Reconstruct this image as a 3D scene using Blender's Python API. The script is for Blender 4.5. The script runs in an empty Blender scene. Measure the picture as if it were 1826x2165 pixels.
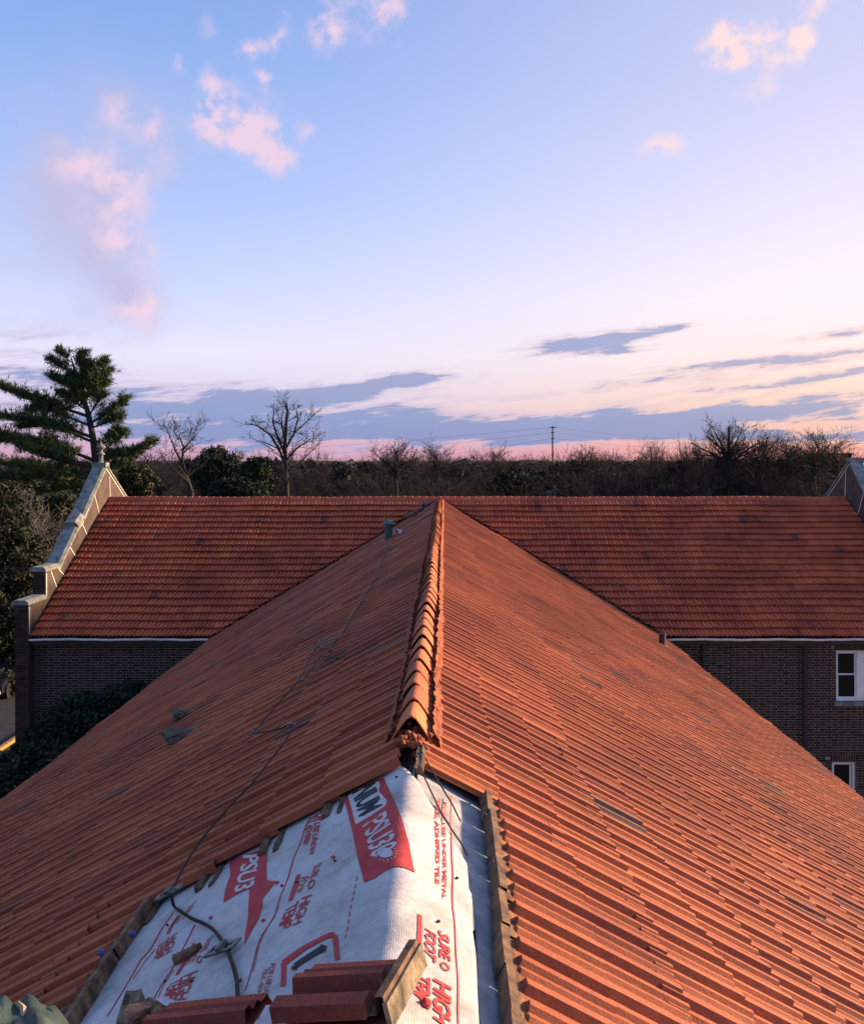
import bpy, bmesh, math, random
import numpy as np
from mathutils import Vector, Matrix
from mathutils.geometry import tessellate_polygon

scene = bpy.context.scene
col = scene.collection
R = math.radians

# ------------------------------------------------------------------ camera
F, VX, VY = 2000.0, 939.0, 970.0         # focal length and vanishing point in photo pixels
ZC = 10.6                                # eye height above the lawn
cam_d = bpy.data.cameras.new('camera')
cam_d.sensor_fit = 'HORIZONTAL'; cam_d.sensor_width = 36.0
cam_d.lens = F / 1826 * 36
cam_d.shift_x = -(VX - 913) / 1826
cam_d.shift_y = -(1082.5 - VY) / 1826
cam_d.clip_start = 0.05; cam_d.clip_end = 6000
cam = bpy.data.objects.new('camera', cam_d); col.objects.link(cam)
cam.location = (0, 0, ZC); cam.rotation_euler = (R(90), 0, 0)
scene.camera = cam

# ------------------------------------------------------------------ light
SUN_AZ, SUN_EL = 67.0, 13.0              # degrees right of the view, above the horizon
sd = Vector((math.sin(R(SUN_AZ)) * math.cos(R(SUN_EL)), math.cos(R(SUN_AZ)) * math.cos(R(SUN_EL)), math.sin(R(SUN_EL))))
sl = bpy.data.lights.new('sun', 'SUN'); sl.energy = 5.0; sl.angle = R(5.0); sl.color = (1.0, 0.67, 0.41)
so = bpy.data.objects.new('sun', sl); col.objects.link(so)
so.rotation_euler = sd.to_track_quat('Z', 'Y').to_euler(); so.location = (40, 20, 40)

cy = scene.cycles; cy.max_bounces = 5; cy.diffuse_bounces = 2; cy.glossy_bounces = 2; cy.transmission_bounces = 2
vs = scene.view_settings
vs.view_transform = 'Standard'; vs.look = 'None'; vs.exposure = 1.42; vs.gamma = 1.0; vs.use_curve_mapping = False

def lin(r, g, b):
    f = lambda c: (c / 255) / 12.92 if c <= 10 else (((c / 255) + 0.055) / 1.055) ** 2.4
    return (f(r), f(g), f(b), 1.0)

# ------------------------------------------------------------------ sky
world = bpy.data.worlds.new('World'); scene.world = world; world.use_nodes = True
wt = world.node_tree; wt.nodes.clear()
def wn(t, **k):
    n = wt.nodes.new(t)
    for a, v in k.items(): setattr(n, a, v)
    return n
def M(op, *a, clamp=False):
    n = wn('ShaderNodeMath', operation=op, use_clamp=clamp)
    for i, v in enumerate(a):
        if isinstance(v, (int, float)): n.inputs[i].default_value = v
        else: wt.links.new(v, n.inputs[i])
    return n.outputs[0]
def SM(x, lo, hi):
    n = wn('ShaderNodeMapRange', interpolation_type='SMOOTHSTEP')
    wt.links.new(x, n.inputs[0]); n.inputs[1].default_value = lo; n.inputs[2].default_value = hi
    return n.outputs[0]
def MIX(f, a, b):
    n = wn('ShaderNodeMix', data_type='RGBA')
    for s, v in ((n.inputs[0], f), (n.inputs[6], a), (n.inputs[7], b)):
        if isinstance(v, (int, float)): s.default_value = v
        elif isinstance(v, tuple): s.default_value = v
        else: wt.links.new(v, s)
    return n.outputs[2]
def RAMP(x, stops):
    n = wn('ShaderNodeValToRGB'); e = n.color_ramp.elements
    while len(e) < len(stops): e.new(0.5)
    for i, (p, c) in enumerate(stops): e[i].position = p; e[i].color = c
    wt.links.new(x, n.inputs[0]); return n.outputs[0]
tc = wn('ShaderNodeTexCoord'); sep = wn('ShaderNodeSeparateXYZ'); wt.links.new(tc.outputs['Generated'], sep.inputs[0])
dx, dy, dz = sep.outputs
az = M('ARCTAN2', dx, dy)
el = M('ARCSINE', dz)
aez = lambda x, y: (math.atan((x - VX) / F), math.atan((VY - y) / F * math.cos(math.atan((x - VX) / F))))
# clear sky: pale lavender low, blue high; warm towards the sun
eln = M('DIVIDE', el, 0.52, clamp=True)
cool = RAMP(eln, [(0.0, lin(205, 160, 190)), (0.035, lin(214, 172, 200)), (0.09, lin(208, 196, 228)), (0.21, lin(226, 222, 246)),
                  (0.34, lin(198, 208, 247)), (0.52, lin(164, 190, 243)), (0.75, lin(138, 172, 233)), (1.0, lin(114, 153, 218))])
warm = RAMP(eln, [(0.0, lin(232, 150, 150)), (0.04, lin(244, 178, 164)), (0.11, lin(246, 204, 184)), (0.20, lin(246, 220, 218)),
                  (0.31, lin(250, 232, 238)), (0.45, lin(232, 222, 244)), (0.70, lin(204, 202, 236)), (1.0, lin(182, 188, 230))])
sunaz = M('ABSOLUTE', M('SUBTRACT', az, R(62.0)))
wf = SM(sunaz, 1.42, 0.58)
sky = MIX(wf, cool, warm)
# clouds: soft lobes placed by direction, broken up by noise
cae = wn('ShaderNodeCombineXYZ'); wt.links.new(az, cae.inputs[0]); wt.links.new(el, cae.inputs[1])
nw = wn('ShaderNodeTexNoise'); wt.links.new(tc.outputs['Generated'], nw.inputs['Vector']); nw.inputs['Scale'].default_value = 16.0; nw.inputs['Detail'].default_value = 5.0; nw.inputs['Roughness'].default_value = 0.6
def warped(src, kx, ky):
    sb = wn('ShaderNodeVectorMath', operation='SUBTRACT'); wt.links.new(nw.outputs['Color'], sb.inputs[0]); sb.inputs[1].default_value = (.5, .5, .5)
    ma = wn('ShaderNodeVectorMath', operation='MULTIPLY_ADD'); wt.links.new(sb.outputs[0], ma.inputs[0]); ma.inputs[1].default_value = (kx, ky, 0); wt.links.new(src, ma.inputs[2]); return ma
csh = wn('ShaderNodeCombineXYZ'); wt.links.new(az, csh.inputs[0]); wt.links.new(M('SUBTRACT', el, M('MULTIPLY', az, 0.10)), csh.inputs[1])
w_puff = [warped(cae.outputs[0], .075, .062), None]; w_str = [warped(cae.outputs[0], .10, .014), warped(csh.outputs[0], .10, .014)]; w_puff[1] = warped(csh.outputs[0], .05, .03)
def lobes(L, W=None):
    W = W or w_puff
    t = None
    for l in L:
        x, y, sx, sy, w = l[:5]; a, e = aez(x, y); tilt = len(l) > 5
        if tilt: e -= 0.10 * a
        rx, ry = sx / F * 2.1, sy / F * 2.1
        v = wn('ShaderNodeVectorMath', operation='MULTIPLY_ADD'); wt.links.new(W[1 if tilt else 0].outputs[0], v.inputs[0])
        v.inputs[1].default_value = (1 / rx, 1 / ry, 0); v.inputs[2].default_value = (-a / rx, -e / ry, 0)
        g_ = wn('ShaderNodeTexGradient', gradient_type='QUADRATIC_SPHERE'); wt.links.new(v.outputs[0], g_.inputs[0])
        t = M('MULTIPLY', g_.outputs['Fac'], w) if t is None else M('MULTIPLY_ADD', g_.outputs['Fac'], w, t)
    return t
def noise(vec, scale, detail=4.0, rough=0.55, dist=0.0, dim='3D'):
    n = wn('ShaderNodeTexNoise', noise_dimensions=dim); wt.links.new(vec, n.inputs['Vector'])
    n.inputs['Scale'].default_value = scale; n.inputs['Detail'].default_value = detail
    n.inputs['Roughness'].default_value = rough; n.inputs['Distortion'].default_value = dist
    return n.outputs['Fac']
vst = wn('ShaderNodeVectorMath', operation='MULTIPLY'); wt.links.new(csh.outputs[0], vst.inputs[0]); vst.inputs[1].default_value = (13.0, 95.0, 0)
n_puff = noise(tc.outputs['Generated'], 30.0, 5.0, 0.6)
n_soft = noise(tc.outputs['Generated'], 9.0, 3.0, 0.55)
n_str = noise(vst.outputs[0], 1.0, 6.0, 0.62, 0.0, '2D')
shade = lobes([(140, 330, 140, 100, .9), (200, 430, 130, 80, .85), (215, 530, 100, 60, .8), (250, 210, 120, 80, .5),
               (330, 290, 80, 110, .5), (100, 690, 180, 45, .6), (270, 655, 70, 50, .6), (500, 290, 110, 90, .4), (90, 400, 150, 60, .5), (240, 620, 110, 60, .5), (60, 560, 160, 40, .35)])
pink = lobes([(240, 230, 60, 44, .75), (190, 350, 110, 60, .8), (260, 410, 80, 60, .7), (262, 515, 66, 62, 1.15), (285, 655, 56, 48, 1.05), (330, 270, 50, 80, .65),
              (455, 225, 40, 56, 1.15), (548, 312, 76, 54, 1.35), (510, 265, 90, 50, .7), (594, 70, 32, 34, 1.1), (543, 113, 36, 24, 1.1),
              (393, 125, 32, 26, 1.0), (445, 60, 40, 50, .6), (668, 277, 32, 30, 1.0), (712, 48, 46, 56, 1.35), (832, 30, 56, 44, 1.4), (572, 180, 34, 22, 1.1),
              (1572, 112, 62, 40, 1.7), (1545, 70, 60, 28, 1.2), (1668, 60, 32, 50, 1.3), (1750, 6, 50, 16, 1.2), (1398, 310, 54, 22, 1.5, 1), (1620, 190, 60, 30, .6)])
a_shade = M('MULTIPLY', M('MULTIPLY', shade, SM(n_soft, 0.24, 0.62)), 1.15, clamp=True)
a_pink = SM(M('MULTIPLY', pink, SM(n_puff, 0.29, 0.66)), 0.08, 0.95)
sky = MIX(a_shade, sky, lin(188, 184, 220))
sky = MIX(M('MULTIPLY', a_pink, 0.9), sky, MIX(SM(az, 0.0, 0.35), lin(236, 204, 222), lin(255, 218, 212)))
# low stratus, blue-grey with lit rims
strat = lobes([(600, 842, 260, 26, 1.35), (860, 806, 120, 17, 1.25, 1), (730, 826, 170, 20, 1.1, 1), (330, 862, 200, 36, 1.0), (480, 915, 420, 44, 1.25),
               (1000, 903, 440, 32, 1.6), (1340, 893, 340, 26, 1.5, 1), (1660, 866, 300, 17, 1.35, 1), (1480, 917, 330, 16, 1.0),
               (1190, 735, 90, 19, 1.5, 1), (1310, 714, 100, 18, 1.45, 1), (1440, 690, 60, 10, 1.1, 1), (1300, 744, 100, 10, .95, 1),
               (1500, 772, 170, 10, .95, 1), (1770, 750, 190, 13, 1.05, 1), (1380, 808, 260, 13, .85, 1), (1770, 794, 180, 15, 1.05, 1), (1600, 815, 220, 9, .7, 1),
               (1780, 700, 100, 12, .8, 1), (60, 795, 190, 40, .9), (30, 715, 170, 22, .6), (1800, 925, 280, 12, .9), (1770, 888, 160, 9, .7)], w_str)
a_str = SM(M('ADD', strat, M('MULTIPLY', M('SUBTRACT', n_str, 0.5), 2.7)), 0.10, 1.05)
a_str = M('MULTIPLY', a_str, SM(strat, 0.03, 0.35))
lit = SM(M('SUBTRACT', M('SUBTRACT', 1.12, n_str), M('MULTIPLY', strat, 0.30)), 0.40, 0.70)
blue = MIX(SM(az, 0.12, 0.44), MIX(SM(el, 0.03, 0.10), lin(118, 142, 196), lin(138, 146, 194)), MIX(SM(el, 0.03, 0.09), lin(116, 138, 190), lin(158, 152, 188)))
rim = MIX(SM(az, -0.1, 0.40), lin(222, 194, 218), lin(248, 204, 186))
edge = M('MULTIPLY', M('MULTIPLY', a_str, M('SUBTRACT', 1.0, a_str)), 2.6, clamp=True)
sky = MIX(M('MULTIPLY', a_str, 0.90), sky, MIX(M('MAXIMUM', M('MULTIPLY', lit, 0.75), edge), blue, rim))
# below the horizon: dim ground colour
sky = MIX(SM(el, 0.0, -0.06), sky, lin(70, 64, 70))
nsky = wn('ShaderNodeTexSky', sky_type='NISHITA'); nsky.sun_disc = False
nsky.sun_elevation = R(SUN_EL); nsky.sun_rotation = R(SUN_AZ); nsky.dust_density = 2.0
bg1 = wn('ShaderNodeBackground'); wt.links.new(sky, bg1.inputs[0]); bg1.inputs[1].default_value = 0.385
bg2 = wn('ShaderNodeBackground'); wt.links.new(nsky.outputs[0], bg2.inputs[0]); bg2.inputs[1].default_value = 0.0085
addb = wn('ShaderNodeAddShader'); wt.links.new(bg1.outputs[0], addb.inputs[0]); wt.links.new(bg2.outputs[0], addb.inputs[1])
world.cycles.sampling_method = 'MANUAL'; world.cycles.sample_map_resolution = 512
wo = wn('ShaderNodeOutputWorld'); wt.links.new(addb.outputs[0], wo.inputs[0])

# ------------------------------------------------------------------ helpers
rng = random.Random(7); nrng = np.random.default_rng(7)
def at(x, y, Y): return Vector(((x - VX) / F * Y, Y, ZC - (y - VY) / F * Y))
def on_ground(x, y): Y = ZC * F / (y - VY); return Vector(((x - VX) / F * Y, Y, 0))

class MB:
    def __init__(s): s.v = []; s.f = []; s.m = []; s.vv = []
    def add(s, verts, faces, m=0, vv=None):
        b = len(s.v); s.v += [tuple(p) for p in verts]; s.f += [tuple(b + i for i in f) for f in faces]; s.m += [m] * len(faces)
        s.vv += list(vv) if vv is not None else [1.0] * len(verts)
    def box(s, lo, hi, m=0, mat=None):
        x0, y0, z0 = lo; x1, y1, z1 = hi
        v = [(x0, y0, z0), (x1, y0, z0), (x1, y1, z0), (x0, y1, z0), (x0, y0, z1), (x1, y0, z1), (x1, y1, z1), (x0, y1, z1)]
        if mat is not None: v = [mat @ Vector(p) for p in v]
        s.add(v, [(0, 3, 2, 1), (4, 5, 6, 7), (0, 1, 5, 4), (1, 2, 6, 5), (2, 3, 7, 6), (3, 0, 4, 7)], m)
    def bar(s, a, b, w, h, m=0, up=(0, 0, 1)):
        a, b = Vector(a), Vector(b); d = (b - a); L = d.length; d.normalize()
        sx = d.cross(Vector(up)); sx = sx.normalized() if sx.length > 1e-5 else Vector((1, 0, 0)); sz = sx.cross(d)
        mat = Matrix((sx, d, sz)).transposed().to_4x4(); mat.translation = a
        s.box((-w / 2, 0, -h / 2), (w / 2, L, h / 2), m, mat)
    def tube(s, pts, r, n=6, m=0, caps=True):
        pts = [Vector(p) for p in pts]; rs = r if isinstance(r, (list, tuple)) else [r] * len(pts)
        V = []; prev = None
        for i, p in enumerate(pts):
            d = (pts[min(i + 1, len(pts) - 1)] - pts[max(i - 1, 0)]).normalized()
            a = prev if prev is not None else (Vector((0, 0, 1)) if abs(d.z) < .9 else Vector((1, 0, 0)))
            x = (a - d * a.dot(d)); x = x.normalized() if x.length > 1e-6 else d.orthogonal().normalized(); y = d.cross(x); prev = x
            for k in range(n):
                t = 2 * math.pi * k / n; V.append(p + (x * math.cos(t) + y * math.sin(t)) * rs[i])
        Fc = [(i * n + k, i * n + (k + 1) % n, (i + 1) * n + (k + 1) % n, (i + 1) * n + k) for i in range(len(pts) - 1) for k in range(n)]
        if caps: Fc += [tuple(range(n))[::-1], tuple(range((len(pts) - 1) * n, len(pts) * n))]
        s.add(V, Fc, m)
    def lathe(s, base, prof, n=12, m=0, axis=None):
        q = axis if axis is not None else Matrix.Identity(3)
        base = Vector(base); V = []
        for r, z in prof:
            for k in range(n):
                t = 2 * math.pi * k / n; V.append(base + q @ Vector((r * math.cos(t), r * math.sin(t), z)))
        Fc = [(i * n + k, i * n + (k + 1) % n, (i + 1) * n + (k + 1) % n, (i + 1) * n + k) for i in range(len(prof) - 1) for k in range(n)]
        Fc += [tuple(range(n))[::-1], tuple(range((len(prof) - 1) * n, len(prof) * n))]
        s.add(V, Fc, m)
    def arr(s, V, Fc, m=0):
        s.add([tuple(p) for p in V.tolist()], [tuple(f) for f in Fc.tolist()], m)
    def mesh(s, name, mats, smooth=False, attr=False):
        me = bpy.data.meshes.new(name); me.from_pydata(s.v, [], s.f)
        for mt in (mats if isinstance(mats, (list, tuple)) else [mats]): me.materials.append(mt)
        if any(s.m): me.polygons.foreach_set('material_index', s.m)
        if smooth: me.polygons.foreach_set('use_smooth', [True] * len(s.f))
        if attr:
            a = me.attributes.new('vv', 'FLOAT', 'POINT'); a.data.foreach_set('value', s.vv)
        me.update(); return me
    def build(s, name, mats, parent=None, smooth=False, attr=False):
        return link(name, s.mesh(name, mats, smooth, attr), parent)
def link(name, me, parent=None):
    o = bpy.data.objects.new(name, me); col.objects.link(o)
    if parent is not None: o.parent = parent
    return o
def tag(o, label=None, cat=None, group=None, kind=None):
    for k, v in (('label', label), ('category', cat), ('group', group), ('kind', kind)):
        if v: o[k] = v
    return o
def empty(name, loc=(0, 0, 0)):
    o = bpy.data.objects.new(name, None); col.objects.link(o); o.location = loc; o.empty_display_size = .2; return o

# ------------------------------------------------------------------ materials
def mat(name, c1, c2=None, rough=0.8, scale=8.0, bump=0.0, bscale=60.0, spec=0.3, metal=0.0, rnd=None, detail=5.0, rnd_amt=1.0, coord='Object'):
    m = bpy.data.materials.new(name); m.use_nodes = True; t = m.node_tree; b = t.nodes['Principled BSDF']
    b.inputs['Roughness'].default_value = rough; b.inputs['Metallic'].default_value = metal
    b.inputs['Specular IOR Level'].default_value = spec
    tcn = t.nodes.new('ShaderNodeTexCoord'); src = tcn.outputs[coord]
    if coord == 'World':
        pass
    out = None
    if c2 is None: b.inputs['Base Color'].default_value = c1
    else:
        n = t.nodes.new('ShaderNodeTexNoise'); n.inputs['Scale'].default_value = scale; n.inputs['Detail'].default_value = detail
        t.links.new(src, n.inputs['Vector'])
        r = t.nodes.new('ShaderNodeValToRGB'); r.color_ramp.elements[0].position = .35; r.color_ramp.elements[1].position = .68
        r.color_ramp.elements[0].color = c1; r.color_ramp.elements[1].color = c2
        t.links.new(n.outputs['Fac'], r.inputs[0]); out = r.outputs[0]
    if rnd:
        oi = t.nodes.new('ShaderNodeObjectInfo'); g = t.nodes.new('ShaderNodeNewGeometry')
        a = t.nodes.new('ShaderNodeMath'); a.operation = 'ADD'; t.links.new(oi.outputs['Random'], a.inputs[0]); t.links.new(g.outputs['Random Per Island'], a.inputs[1])
        fr = t.nodes.new('ShaderNodeMath'); fr.operation = 'FRACT'; t.links.new(a.outputs[0], fr.inputs[0])
        rr = t.nodes.new('ShaderNodeValToRGB'); e = rr.color_ramp.elements; rr.color_ramp.interpolation = 'LINEAR'
        while len(e) < len(rnd): e.new(.5)
        for i, (p, c) in enumerate(rnd): e[i].position = p; e[i].color = c
        t.links.new(fr.outputs[0], rr.inputs[0])
        if out is None: out = rr.outputs[0]
        else:
            mx = t.nodes.new('ShaderNodeMix'); mx.data_type = 'RGBA'; mx.blend_type = 'MULTIPLY'; mx.inputs[0].default_value = rnd_amt
            t.links.new(out, mx.inputs[6]); t.links.new(rr.outputs[0], mx.inputs[7]); out = mx.outputs[2]
    if out is not None: t.links.new(out, b.inputs['Base Color'])
    if bump:
        n = t.nodes.new('ShaderNodeTexNoise'); n.inputs['Scale'].default_value = bscale; n.inputs['Detail'].default_value = 6
        t.links.new(src, n.inputs['Vector'])
        bp = t.nodes.new('ShaderNodeBump'); bp.inputs['Strength'].default_value = bump; bp.inputs['Distance'].default_value = .01
        t.links.new(n.outputs['Fac'], bp.inputs['Height']); t.links.new(bp.outputs[0], b.inputs['Normal'])
    return m
def C(r, g, b): return (r, g, b, 1.0)

def clay_material(name, tones, grime=0.5):
    """terracotta: per-tile tone, weather blotches, dirt on the covered head strip"""
    m = bpy.data.materials.new(name); m.use_nodes = True; t = m.node_tree; b = t.nodes['Principled BSDF']
    b.inputs['Specular IOR Level'].default_value = .25
    L = t.links.new; N = t.nodes.new
    g = N('ShaderNodeNewGeometry'); oi = N('ShaderNodeObjectInfo')
    a = N('ShaderNodeMath'); a.operation = 'ADD'; L(oi.outputs['Random'], a.inputs[0]); L(g.outputs['Random Per Island'], a.inputs[1])
    fr = N('ShaderNodeMath'); fr.operation = 'FRACT'; L(a.outputs[0], fr.inputs[0])
    rr = N('ShaderNodeValToRGB'); e = rr.color_ramp.elements
    while len(e) < len(tones): e.new(.5)
    for i, (p, c) in enumerate(tones): e[i].position = p; e[i].color = c
    L(fr.outputs[0], rr.inputs[0])
    n1 = N('ShaderNodeTexNoise'); n1.inputs['Scale'].default_value = 0.9; n1.inputs['Detail'].default_value = 6; L(g.outputs['Position'], n1.inputs['Vector'])
    n2 = N('ShaderNodeTexNoise'); n2.inputs['Scale'].default_value = 14; n2.inputs['Detail'].default_value = 8; n2.inputs['Roughness'].default_value = .7; L(g.outputs['Position'], n2.inputs['Vector'])
    n3 = N('ShaderNodeTexNoise'); n3.inputs['Scale'].default_value = 130; n3.inputs['Detail'].default_value = 4; L(g.outputs['Position'], n3.inputs['Vector'])
    def ramp(x, p0, p1, c0, c1):
        r = N('ShaderNodeValToRGB'); r.color_ramp.elements[0].position = p0; r.color_ramp.elements[1].position = p1
        r.color_ramp.elements[0].color = c0; r.color_ramp.elements[1].color = c1; L(x, r.inputs[0]); return r.outputs[0]
    def mul(x, y, f=1.0, bt='MULTIPLY'):
        mx = N('ShaderNodeMix'); mx.data_type = 'RGBA'; mx.blend_type = bt; mx.inputs[0].default_value = f
        L(x, mx.inputs[6]); L(y, mx.inputs[7]); return mx.outputs[2]
    c = mul(rr.outputs[0], ramp(n1.outputs['Fac'], .32, .66, C(.72, .68, .70), C(1.16, 1.15, 1.10)))
    c = mul(c, ramp(n2.outputs['Fac'], .30, .60, C(.52, .50, .50), C(1.06, 1.06, 1.06)), grime)
    c = mul(c, ramp(n3.outputs['Fac'], .30, .70, C(.78, .76, .74), C(1.15, 1.16, 1.18)))
    at_ = N('ShaderNodeAttribute'); at_.attribute_name = 'vv'
    dr = ramp(at_.outputs['Fac'], .13, .22, C(1, 1, 1), C(0, 0, 0))
    dirt = ramp(n2.outputs['Fac'], .40, .66, C(.050, .030, .019), C(.23, .135, .075))
    mx = N('ShaderNodeMix'); mx.data_type = 'RGBA'; L(dr, mx.inputs[0]); L(c, mx.inputs[6]); L(dirt, mx.inputs[7])
    L(mx.outputs[2], b.inputs['Base Color'])
    rg = N('ShaderNodeMapRange'); rg.inputs[3].default_value = .62; rg.inputs[4].default_value = .9; L(n2.outputs['Fac'], rg.inputs[0]); L(rg.outputs[0], b.inputs['Roughness'])
    bp = N('ShaderNodeBump'); bp.inputs['Strength'].default_value = .35; bp.inputs['Distance'].default_value = .004
    ad = N('ShaderNodeMath'); ad.operation = 'ADD'; L(n3.outputs['Fac'], ad.inputs[0]); L(n2.outputs['Fac'], ad.inputs[1]); L(ad.outputs[0], bp.inputs['Height'])
    L(bp.outputs[0], b.inputs['Normal'])
    return m

CLAY = clay_material('terracotta', [(0.0, C(.285, .074, .037)), (.2, C(.365, .103, .044)), (.45, C(.310, .082, .039)), (.7, C(.390, .114, .046)), (.85, C(.340, .091, .041)), (.95, C(.265, .069, .038)), (.98, C(.21, .063, .039)), (.990, C(.15, .070, .048)), (1.0, C(.17, .10, .075))])
CLAY2 = clay_material('terracotta_deep_red', [(0.0, C(.44, .096, .045)), (.25, C(.49, .115, .049)), (.5, C(.45, .100, .047)), (.72, C(.52, .132, .053)), (.88, C(.42, .092, .047)), (.985, C(.38, .088, .047)), (.993, C(.25, .075, .050)), (1.0, C(.20, .075, .052))], .6)
RIDGE = clay_material('terracotta_ridge', [(0, C(.46, .135, .052)), (.5, C(.52, .16, .060)), (1, C(.43, .12, .052))], .35)
RIDGE2 = clay_material('terracotta_ridge_far', [(0, C(.42, .10, .05)), (.5, C(.47, .125, .06)), (1, C(.38, .09, .05))], .5)
DECK = mat('deck_felt', C(.012, .011, .012), C(.03, .026, .024), .95, 6)
WOOD = mat('weathered_wood', C(.055, .032, .018), C(.17, .105, .055), .85, 14, .8, 40)
MORT = mat('red_mortar', C(.12, .035, .018), C(.36, .11, .05), .95, 22, 1.0, 50)
FLASH = mat('dark_flashing', C(.035, .022, .018), C(.06, .04, .03), .7, 5)
BRICK = mat('brick', C(.75, .72, .72), C(1.15, 1.1, 1.1), .9, 20, .5, 120, .2, rnd=[(0, C(.016, .012, .012)), (.3, C(.036, .019, .017)), (.55, C(.066, .027, .022)), (.8, C(.030, .018, .017)), (1.0, C(.080, .036, .029))])
MORTAR = mat('brick_mortar', C(.15, .138, .125), C(.28, .262, .235), .95, 9, .4, 100)
STONE = mat('coping_stone', C(.11, .12, .112), C(.26, .27, .25), .9, 5, .5, 60)
PARGE = mat('dark_parging', C(.050, .036, .030), C(.090, .066, .054), .9, 4, .3, 30)
CAULK = mat('cream_caulk', C(.60, .57, .48), C(.72, .69, .60), .8, 12)
METAL = mat('pale_gutter_metal', C(.62, .55, .55), C(.78, .70, .69), .45, 4, 0, 60, .5)
SOFFIT = mat('soffit_board', C(.03, .03, .033), C(.05, .05, .052), .8, 4)
GREEN = mat('green_copper_vent', C(.028, .075, .068), C(.055, .12, .105), .6, 9, .2, 40)
IRON = mat('dark_iron', C(.02, .02, .024), C(.04, .038, .04), .6, 12)
WHITE = mat('white_window_paint', C(.62, .64, .66), C(.76, .77, .78), .55, 6)
CABLE = mat('dark_cable', C(.008, .0075, .007), C(.018, .016, .014), .7, 30, .4, 120)
ZINC = mat('zinc_clamp', C(.07, .075, .075), C(.20, .20, .195), .5, 30, .2, 80, .5, .4)

# ------------------------------------------------------------------ ground, road
g = MB()
nx = 60
GX = np.concatenate([np.linspace(-3000, -120, 8), np.linspace(-100, 100, 31), np.linspace(120, 3000, 8)])
GY = np.concatenate([np.linspace(-300, -20, 4), np.linspace(0, 120, 25), np.linspace(150, 5200, 10)])
vv = [(x, y, 0.0) for y in GY for x in GX]; W_ = len(GX)
g.add(vv, [(j * W_ + i, j * W_ + i + 1, (j + 1) * W_ + i + 1, (j + 1) * W_ + i) for j in range(len(GY) - 1) for i in range(W_ - 1)])
tag(g.build('ground', mat('lawn', C(.012, .018, .008), C(.045, .042, .022), .95, .35, .6, 30)), kind='structure')
g = MB(); g.add([(-22.6, -40, .004), (-16.2, -40, .004), (-16.2, 300, .004), (-22.6, 300, .004)], [(0, 1, 2, 3)])
tag(g.build('road', mat('asphalt', C(.018, .019, .023), C(.034, .035, .041), .9, 3, .4, 80)), kind='structure')
YELL = mat('yellow_kerb_paint', C(.22, .14, .035), C(.36, .23, .06), .8, 6)
for i, x in enumerate((-16.2, -22.75)):
    k = MB(); k.box((x, -40, -.05), (x + .16, 300, .13)); tag(k.build('kerb', YELL), kind='structure')

# ------------------------------------------------------------------ roof geometry
X0, AP = -0.15, 1.30                    # ridge line of the near wing: x, drop below the eye
PITCH = math.atan(0.572); CP, SP = math.cos(PITCH), math.sin(PITCH)
YM = 30.0                               # ridge of the cross wing
E, LT = 0.31, 0.385                     # course exposure, tile length
S0 = 0.435                              # butt line of the first course
NC = 21
SE = S0 + (NC - 1) * E                  # eave
XL, XR = -10.63, 12.75                  # gable faces
def und(a, s, k=0.0):                   # slow sag of an old roof
    return .010 * math.sin(a * 1.7 + s * 1.1 + k) + .008 * math.sin(a * .61 - s * 2.3 + 2 * k) + .005 * math.sin(a * 4.1 + s * .7)
def frame_wing(side):                   # origin, u (across), v (down the slope), n
    o = Vector((X0, 0, ZC - AP)); v = Vector((side * CP, 0, -SP)); n = Vector((side * SP, 0, CP)); u = v.cross(n)   # u = -Y on the right, +Y on the left
    return o, u, v, n
OM, UM, VM, NM = Vector((0, YM, ZC - AP)), Vector((-1, 0, 0)), Vector((0, -CP, -SP)), Vector((0, -SP, CP))
def wing_pt(side, Y, s, n=0.0): return Vector((X0 + side * (s * CP + n * SP), Y, ZC - AP - s * SP + n * CP))
def main_pt(X, s, n=0.0): return Vector((X, YM - s * CP - n * SP, ZC - AP - s * SP + n * CP))
def px_wing(x, y, side, n=0.0):         # where the line of sight through a photo pixel meets a slope (raised by n)
    o, u, v, nn = frame_wing(side); d = Vector(((x - VX) / F, 1, -(y - VY) / F)); c = Vector((0, 0, ZC)); p0 = o + nn * n
    t = (p0 - c).dot(nn) / d.dot(nn); p = c + d * t
    return p.y, (p - p0).dot(v)

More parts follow.
